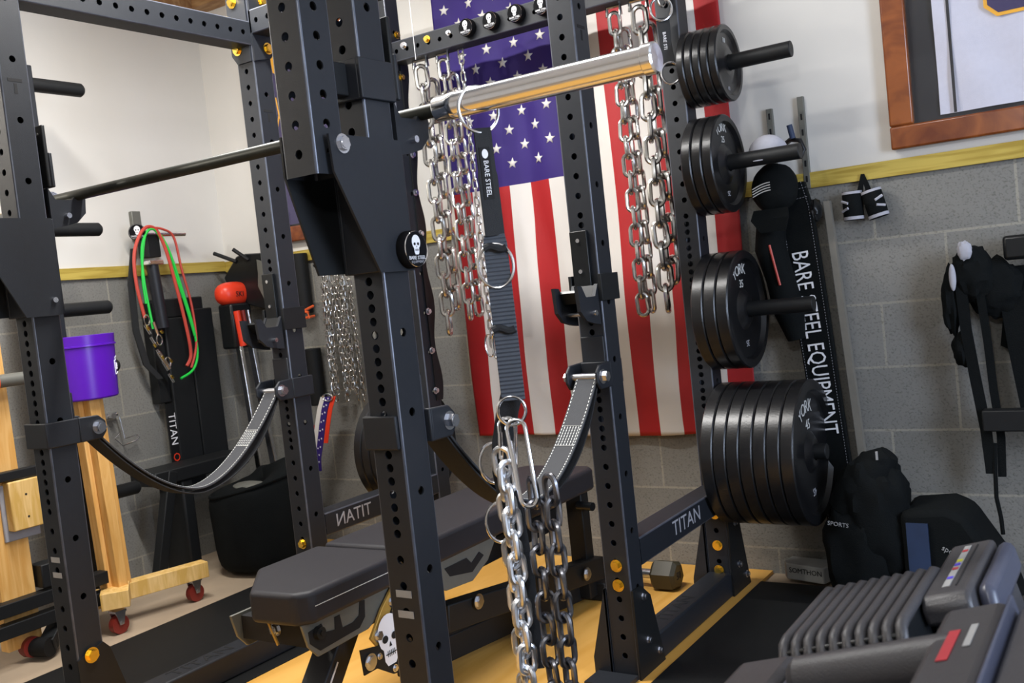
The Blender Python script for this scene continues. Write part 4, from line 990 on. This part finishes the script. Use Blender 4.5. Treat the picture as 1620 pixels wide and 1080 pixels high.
def cap(c, lab, dome_m, brim_m, patch=False):
    t = thing('baseball_cap', c, lab, 'cap', 'caps on the wall hooks'); c = Vector(c)
    m = MB(); N, R = 24, (.062, .055, .058); vs = []; fs = []
    for i in range(9):
        ph = (pi/2)*i/8
        for j in range(N): a = 2*pi*j/N; vs.append(c + Vector((math.cos(a)*math.cos(ph)*R[0], math.sin(a)*math.cos(ph)*R[1], math.sin(ph)*R[2])))
    for i in range(8):
        for j in range(N): fs.append((i*N+j, i*N+(j+1)%N, (i+1)*N+(j+1)%N, (i+1)*N+j))
    fs.append(tuple(reversed(range(N)))); m.add(vs, fs); m.build('crown', dome_m, t)
    m = MB(); vs = []; n = 14
    for k in range(n+1):
        a = -pi*.95 + pi*.9*k/n; 
        vs.append(c + Vector((math.cos(a)*.062, math.sin(a)*.055, .0)))
    for k in range(n+1):
        a = -pi*.95 + pi*.9*k/n; d = math.sin(pi*k/n); vs.append(c + Vector((math.cos(a)*.068, math.sin(a)*.062 - .045*d, -.030*d)))
    m.add(vs, [(k, k+1, n+2+k, n+1+k) for k in range(n)]); o = m.build('brim', brim_m, t); s = o.modifiers.new('t', 'SOLIDIFY'); s.thickness = .003
    return t
cap((.205, 1.66, 1.395), 'grey mesh cap with a pale brim on the hook behind the second plate stack', 'capgrey', 'capgrey')
bc = thing('black_cap_stack', (.20, 1.68, 1.25), 'black cap with a small flag patch hanging below the grey cap', 'cap', 'caps on the wall hooks')
MB().blob((.205, 1.69, 1.285), (.075, .055, .080), .04, 2, 24, 16, 3).build('crown', 'cloth', bc)
MB().ribbon([(.20,1.65,1.22), (.20,1.63,1.19), (.205,1.64,1.15)], X, [.11,.12,.08], .006).build('brim', 'cloth', bc)
m = MB()
for k in range(4): m.tube([(.152+.058*u, 1.634-.001*u, 1.288-.008*k+.010*math.sin(u*pi*.6) + .006*u) for u in [q/6 for q in range(7)]], .0017, 5)
m.build('flag_patch', 'fwhite', bc)
# gear hanging below the caps
t = thing('hanging_knee_sleeve', (.18, 1.73, 1.16), 'dark lumpy gear hanging below the caps, beside the lettered banner', 'gym gear')
MB().tube([(.175,1.72,1.19), (.165,1.72,1.10), (.185,1.73,1.0), (.20,1.74,.90), (.215,1.75,.80)], [.045,.050,.045,.05,.03], 16).build('body', 'cloth', t)
MB().tube([(.178,1.672,1.11), (.188,1.672,1.05), (.198,1.68,.98)], .004, 6).build('piping', 'redband', t)
# banner
bn = thing('lettered_banner', (.262, 1.76, .25), 'tall black stitched banner with white lettering hanging behind the right plates', 'banner')
m = MB(); pl, pr_ = [], []
zz = [1.30, 1.22, 1.0, .8, .6, .4, .2, .05]
lx = [.190, .197, .207, .220, .235, .247, .258, .266]; rx = [.282, .300, .315, .327, .338, .350, .361, .369]
vs = []; 
for z, a, b in zip(zz, lx, rx): vs += [(a, 1.752, z), (b, 1.748, z), (b, 1.770, z), (a, 1.772, z)]
fs = [(0,1,2,3), tuple(reversed(range(4*len(zz)-4, 4*len(zz))))]
for i in range(len(zz)-1):
    for j in range(4): fs.append((i*4+j, i*4+(j+1)%4, i*4+4+(j+1)%4, i*4+4+j))
m.add(vs, fs); fixn(m.build('fabric', 'cloth', bn, .003))
m = MB()
for q, off in ((lx, .008), (rx, -.010)):
    for i in range(len(zz)-1):
        a = Vector((q[i]+off, 1.7465, zz[i])); b = Vector((q[i+1]+off, 1.7465, zz[i+1])); n = int((a-b).length/.009)
        for k in range(n): m.bar(a.lerp(b, (k+.1)/n), a.lerp(b, (k+.6)/n), .0014, .001)
for z in (1.245, 1.275):
    for k in range(10): m.bar((.198+.0095*k, 1.7465, z-.004+.001*k), (.203+.0095*k, 1.7465, z-.0035+.001*k), .0014, .001)
m.build('stitching', 'grey', bn)
text('lettering', 'BARE STEEL EQUIPMENT', .076, 'white', (.270, 1.7460, .785), Vector((.080, 0, -1)), Vector((1, 0, .080)), bn, .0006, sx=.72)
# grey board leaning beside the banner
o = fixn(MB().prism([(.325,1.23),(.345,1.23),(.402,.10),(.380,.10)], 'y', 1.79, 1.815).build('grey_board', 'oldboard')); tag(o, 'narrow pale board standing on edge along the right of the black banner', 'board')
# black hook knob at the banner top
o = MB().blob((.305, 1.77, 1.205), (.020, .03, .035), .1, 3).build('wall_clamp', 'uhmw'); tag(o, 'black rounded clamp at the top right corner of the banner', 'clamp')
# wrist wraps
for i, (x, z, a) in enumerate(((.413, 1.205, .0), (.480, 1.203, .22))):
    t = thing('wrist_wrap', (x, YW-.03, z), 'rolled black and white wrist wrap on the wall, the %s of the pair' % ('left', 'right')[i], 'wrist wrap', 'wrist wraps on the wall')
    ax = Vector((math.sin(a)*-1, 0, math.cos(a))); sdv = Vector((math.cos(a), 0, math.sin(a))); c = Vector((x, YW-.034, z))
    def seg(z0, z1, m_, r=.030, nm='roll'):
        mm = MB(); vs = []; n = 28
        for zz_ in (z0, z1):
            for k in range(n): q = 2*pi*k/n; vs.append(c + ax*zz_ + sdv*r*1.02*math.cos(q) + Y*r*.85*math.sin(q))
        mm.add(vs, [(k, (k+1)%n, n+(k+1)%n, n+k) for k in range(n)] + [tuple(reversed(range(n))), tuple(range(n, 2*n))]); mm.build(nm, m_, t)
    seg(-.045, .045, 'cloth'); seg(.036, .044, 'capgrey', .0306, 'edge_band'); seg(-.044, -.034, 'capgrey', .0306, 'edge_band')
    s_ = -1 if i == 0 else 1; m = MB()
    for q in (-1, 1): m.tube([c + sdv*s_*(.030-.024*abs(u)) + ax*(q*(.004+.012*(1-abs(u)*.8)) ) - Y*(.012+.016*abs(u)) for u in (0,.3,.6,.9)], .0042, 6)
    m.build('stripe', 'capgrey', t)
    MB().ribbon([c + Vector((.02 if i == 0 else -.015, .012, .03)), Vector((.447, YW-.02, 1.30))], X, [.02, .010], .004).build('thumb_loop', 'cloth', t)
# hanging harness at the far right
hn = thing('hanging_harness', (.75, 1.76, 1.0), 'tangle of black straps and belts hanging on the wall at the right edge', 'harness')
MB().blob((.745, 1.76, .955), (.062, .045, .085), .12, 3, 28, 18, 5).build('bunched_strap', 'cloth', hn)
MB().blob((.80, 1.775, .915), (.075, .035, .085), .12, 2.5, 28, 18, 9).build('bunched_strap', 'cloth', hn)
MB().blob((.683, 1.76, .88), (.028, .03, .095), .14, 2.5, 20, 16, 2).build('bunched_strap', 'cloth', hn)
MB().blob((.705, 1.76, .74), (.030, .03, .055), .12, 2, 20, 16, 4).build('bunched_strap', 'cloth', hn)
MB().blob((.735, 1.72, 1.03), (.020, .012, .028), .1, 3, 20, 16, 4).build('grey_pad', 'capgrey', hn)
MB().blob((.697, 1.722, .955), (.010, .008, .040), .0, 3, 16, 12, 4).build('light_patch', 'capgrey', hn)
for pth, w in (([(.715,1.735,.95),(.72,1.735,.80),(.735,1.735,.65),(.752,1.735,.50),(.758,1.735,.37)], .030), ([(.765,1.74,.90),(.775,1.74,.75),(.78,1.74,.62),(.790,1.74,.48),(.785,1.74,.36)], .022), ([(.845,1.77,.90),(.86,1.77,.72),(.88,1.77,.55)], .07)):
    MB().ribbon(pth, X, w, .010).build('strap', 'cloth', hn)
MB().tube([(.772,1.735,.46),(.768,1.73,.36),(.766,1.73,.30),(.774,1.73,.24),(.776,1.73,.19)], .006, 8).build('cord', 'cloth', hn)
o = MB().bar((.752,1.70,.535), (1.30,1.70,.535), .05, .062).build('black_rail', 'steel2', None, .004); tag(o, 'horizontal black rail crossing behind the hanging straps at the right edge', 'rail')
o = MB().box((.835, 1.72, .99), (1.0, 1.80, 1.06)).build('black_wall_case', 'uhmw', None, .01); tag(o, 'black case on the wall at the far right edge beside the straps', 'case')
o = fixn(MB().prism([(.835,.97),(1.2,.97),(1.2,.60),(.90,.62),(.87,.70),(.80,.74)], 'y', 1.80, 1.83).build('dark_hanging_cloth', 'cloth')); tag(o, 'dark cloth hanging flat on the wall behind the strap tangle', 'cloth')
# bags on the floor
bg = thing('duffel_bag', (.44, 1.60, 0), 'tall black duffel bag leaning on the back wall right of the plates', 'bag', 'black bags by the wall')
MB().blob((.405, 1.60, .155), (.105, .10, .165), .08, 2.5, 32, 20, 1, .75).build('body', 'cloth', bg)
MB().blob((.455, 1.60, .25), (.10, .09, .20), .10, 3, 32, 20, 6, .8).build('body', 'cloth', bg)
MB().tube([(.38,1.60,.28), (.42,1.60,.36), (.475,1.60,.42), (.505,1.60,.455)], [.07,.075,.06,.03], 18).build('top_flap', 'cloth', bg)
MB().box((.478, 1.545, .447), (.484, 1.55, .472)).build('tag', 'tape', bg)
text('lettering', 'SPORTS', .018, 'tape', (.365, 1.497, .262), Vector((1,0,-.12)), Vector((.12,0,1)), bg, .002)
b2 = thing('equipment_bag', (.64, 1.60, 0), 'low black bag with a blue panel beside the taller duffel', 'bag', 'black bags by the wall')
fixn(MB().prism([(.535,.0),(.535,.30),(.66,.312),(.71,.29),(.80,.14),(.84,.0)], 'y', 1.52, 1.74).build('body', 'cloth', b2, .02))
MB().box((.553, 1.512, .05), (.612, 1.519, .27)).build('blue_panel', 'blue', b2)
text('lettering', 'sports', .022, 'tape', (.67, 1.5185, .19), Vector((1,0,-.5)), Vector((.5,0,1)), b2, .002)
gb = thing('grey_metal_box', (.17, 1.75, 0), 'flat grey box with dark worn lettering on the floor against the back wall', 'box')
fixn(MB().prism([(.098,1.765),(.115,1.735),(.245,1.705),(.262,1.75),(.262,1.80),(.11,1.82)], 'z', .004, .058).build('body', 'boxgrey', gb, .004))
text('lettering', 'SOMTHON', .024, 'dark', (.182, 1.7178, .037), Vector((.13,-.03,0)), Z, gb, .0006)

# ------------------------------------------------------------------ adjustable dumbbells on a stand in the foreground
TA = math.radians(15.5); U_ = Vector((math.cos(TA), 0, math.sin(TA))); N_ = Vector((-math.sin(TA), 0, math.cos(TA)))
O_ = Vector((.802, -.25, .600))
FM = Matrix((U_, Y, N_)).transposed().to_4x4(); FM.translation = O_
def L(u, v, n): return (u, v, n)
st = thing('dumbbell_stand', (.95, -.15, 0), 'dark stand with a tilted tray carrying the adjustable dumbbells in the foreground', 'dumbbell stand')
MB().box((-.10, -.33, -.135), (.40, .42, -.118)).build('tray', 'steel2', st, .003, tr=FM)
for x, y in ((.76, -.50), (.76, .10), (1.12, -.50), (1.12, .10)):
    MB().box((x-.02, y-.02, .002), (x+.02, y+.02, .47 + (x-.76)*.26)).build('leg', 'steel2', st, .002)
A = thing('adjustable_dumbbell', (.88, -.1, .5), 'adjustable dumbbell with a row of ridged black plates, farther of the two', 'dumbbell', 'adjustable dumbbells')
for k in range(10):
    u = -.010 + k*.0160
    pth = [(u, -.034, -.112), (u, -.034, -.03), (u, -.029, -.014), (u, -.018, -.003), (u, -.002, .0), (u, .185, .0), (u, .200, -.006), (u, .205, -.02), (u, .205, -.112)]
    MB().tube(pth, .0072, 12).build('ridged_plate', 'bellgrey', A, tr=FM)
    
m = MB().box((-.014, -.030, -.112), (.136, .198, -.006)); m.build('plate_core', 'uhmw', A, .003, tr=FM)
fixn(MB().prism([(.06,-.034),(.30,-.034),(.30,.0),(.075,.0),(.06,-.012)], 'x', .138, .196).build('end_housing', 'bellgrey', A, .006, tr=FM))
MB().box((.140, .08, -.112), (.205, .29, -.035)).build('end_base', 'bellgrey', A, .006, tr=FM)
fixn(MB().prism([(.08,-.05),(.30,-.05),(.30,-.006),(.10,-.006)], 'x', .197, .218).build('end_cap', 'blueedge', A, .010, tr=FM))
MB().box((.160, .10, .0003), (.169, .28, .0010)).build('scale_strip', 'tape', A, tr=FM)
for v, mm in ((.205, 'yellow'), (.187, 'bluest'), (.169, 'red'), (.25, 'red'), (.13, 'bluest')):
    MB().box((.161, v, .0011), (.168, v+.009, .0017)).build('colour_mark', mm, A, tr=FM)
MB().box((.176, .10, .0003), (.178, .28, .0010)).build('groove', 'dark', A, tr=FM)
B = thing('adjustable_dumbbell', (.93, -.37, .5), 'adjustable dumbbell with a fat round grey handle, nearest the camera', 'dumbbell', 'adjustable dumbbells')
MB().tube([(.040,-.138,-.006),(.050,-.138,-.006),(.215,-.138,-.006)], [.018,.026,.026], 28).build('handle', 'bellgrey', B, tr=FM)
fixn(MB().prism([(-.30,-.08),(-.05,-.08),(-.05,.018),(-.30,.018)], 'x', .195, .262).build('end_housing', 'bellgrey', B, .010, tr=FM))
fixn(MB().prism([(-.30,-.08),(-.05,-.08),(-.05,.022),(-.30,.022)], 'x', .263, .267).build('end_cap', 'blueedge', B, .003, tr=FM))
MB().box((.268, -.29, -.09), (.33, -.06, .010)).build('outer_housing', 'bellgrey', B, .008, tr=FM)
MB().box((.215, -.21, .0185), (.226, -.13, .0192)).build('red_mark', 'red', B, tr=FM); MB().box((.235, -.18, .0185), (.242, -.12, .0192)).build('white_mark', 'tape', B, tr=FM)
fixn(MB().prism([(-.30,-.08),(-.075,-.08),(-.075,.006),(-.30,.006)], 'x', -.045, .030).build('end_housing', 'bellgrey', B, .010, tr=FM))
fixn(MB().prism([(-.30,-.08),(-.085,-.08),(-.085,-.002),(-.30,-.002)], 'x', .031, .040).build('end_cap', 'blueedge', B, .003, tr=FM))
MB().box((-.02, -.20, .0065), (-.012, -.19, .0072)).build('yellow_mark', 'yellow', B, tr=FM)
MB().box((-.045, -.29, -.112), (.262, -.06, -.085)).build('base', 'uhmw', B, .004, tr=FM)
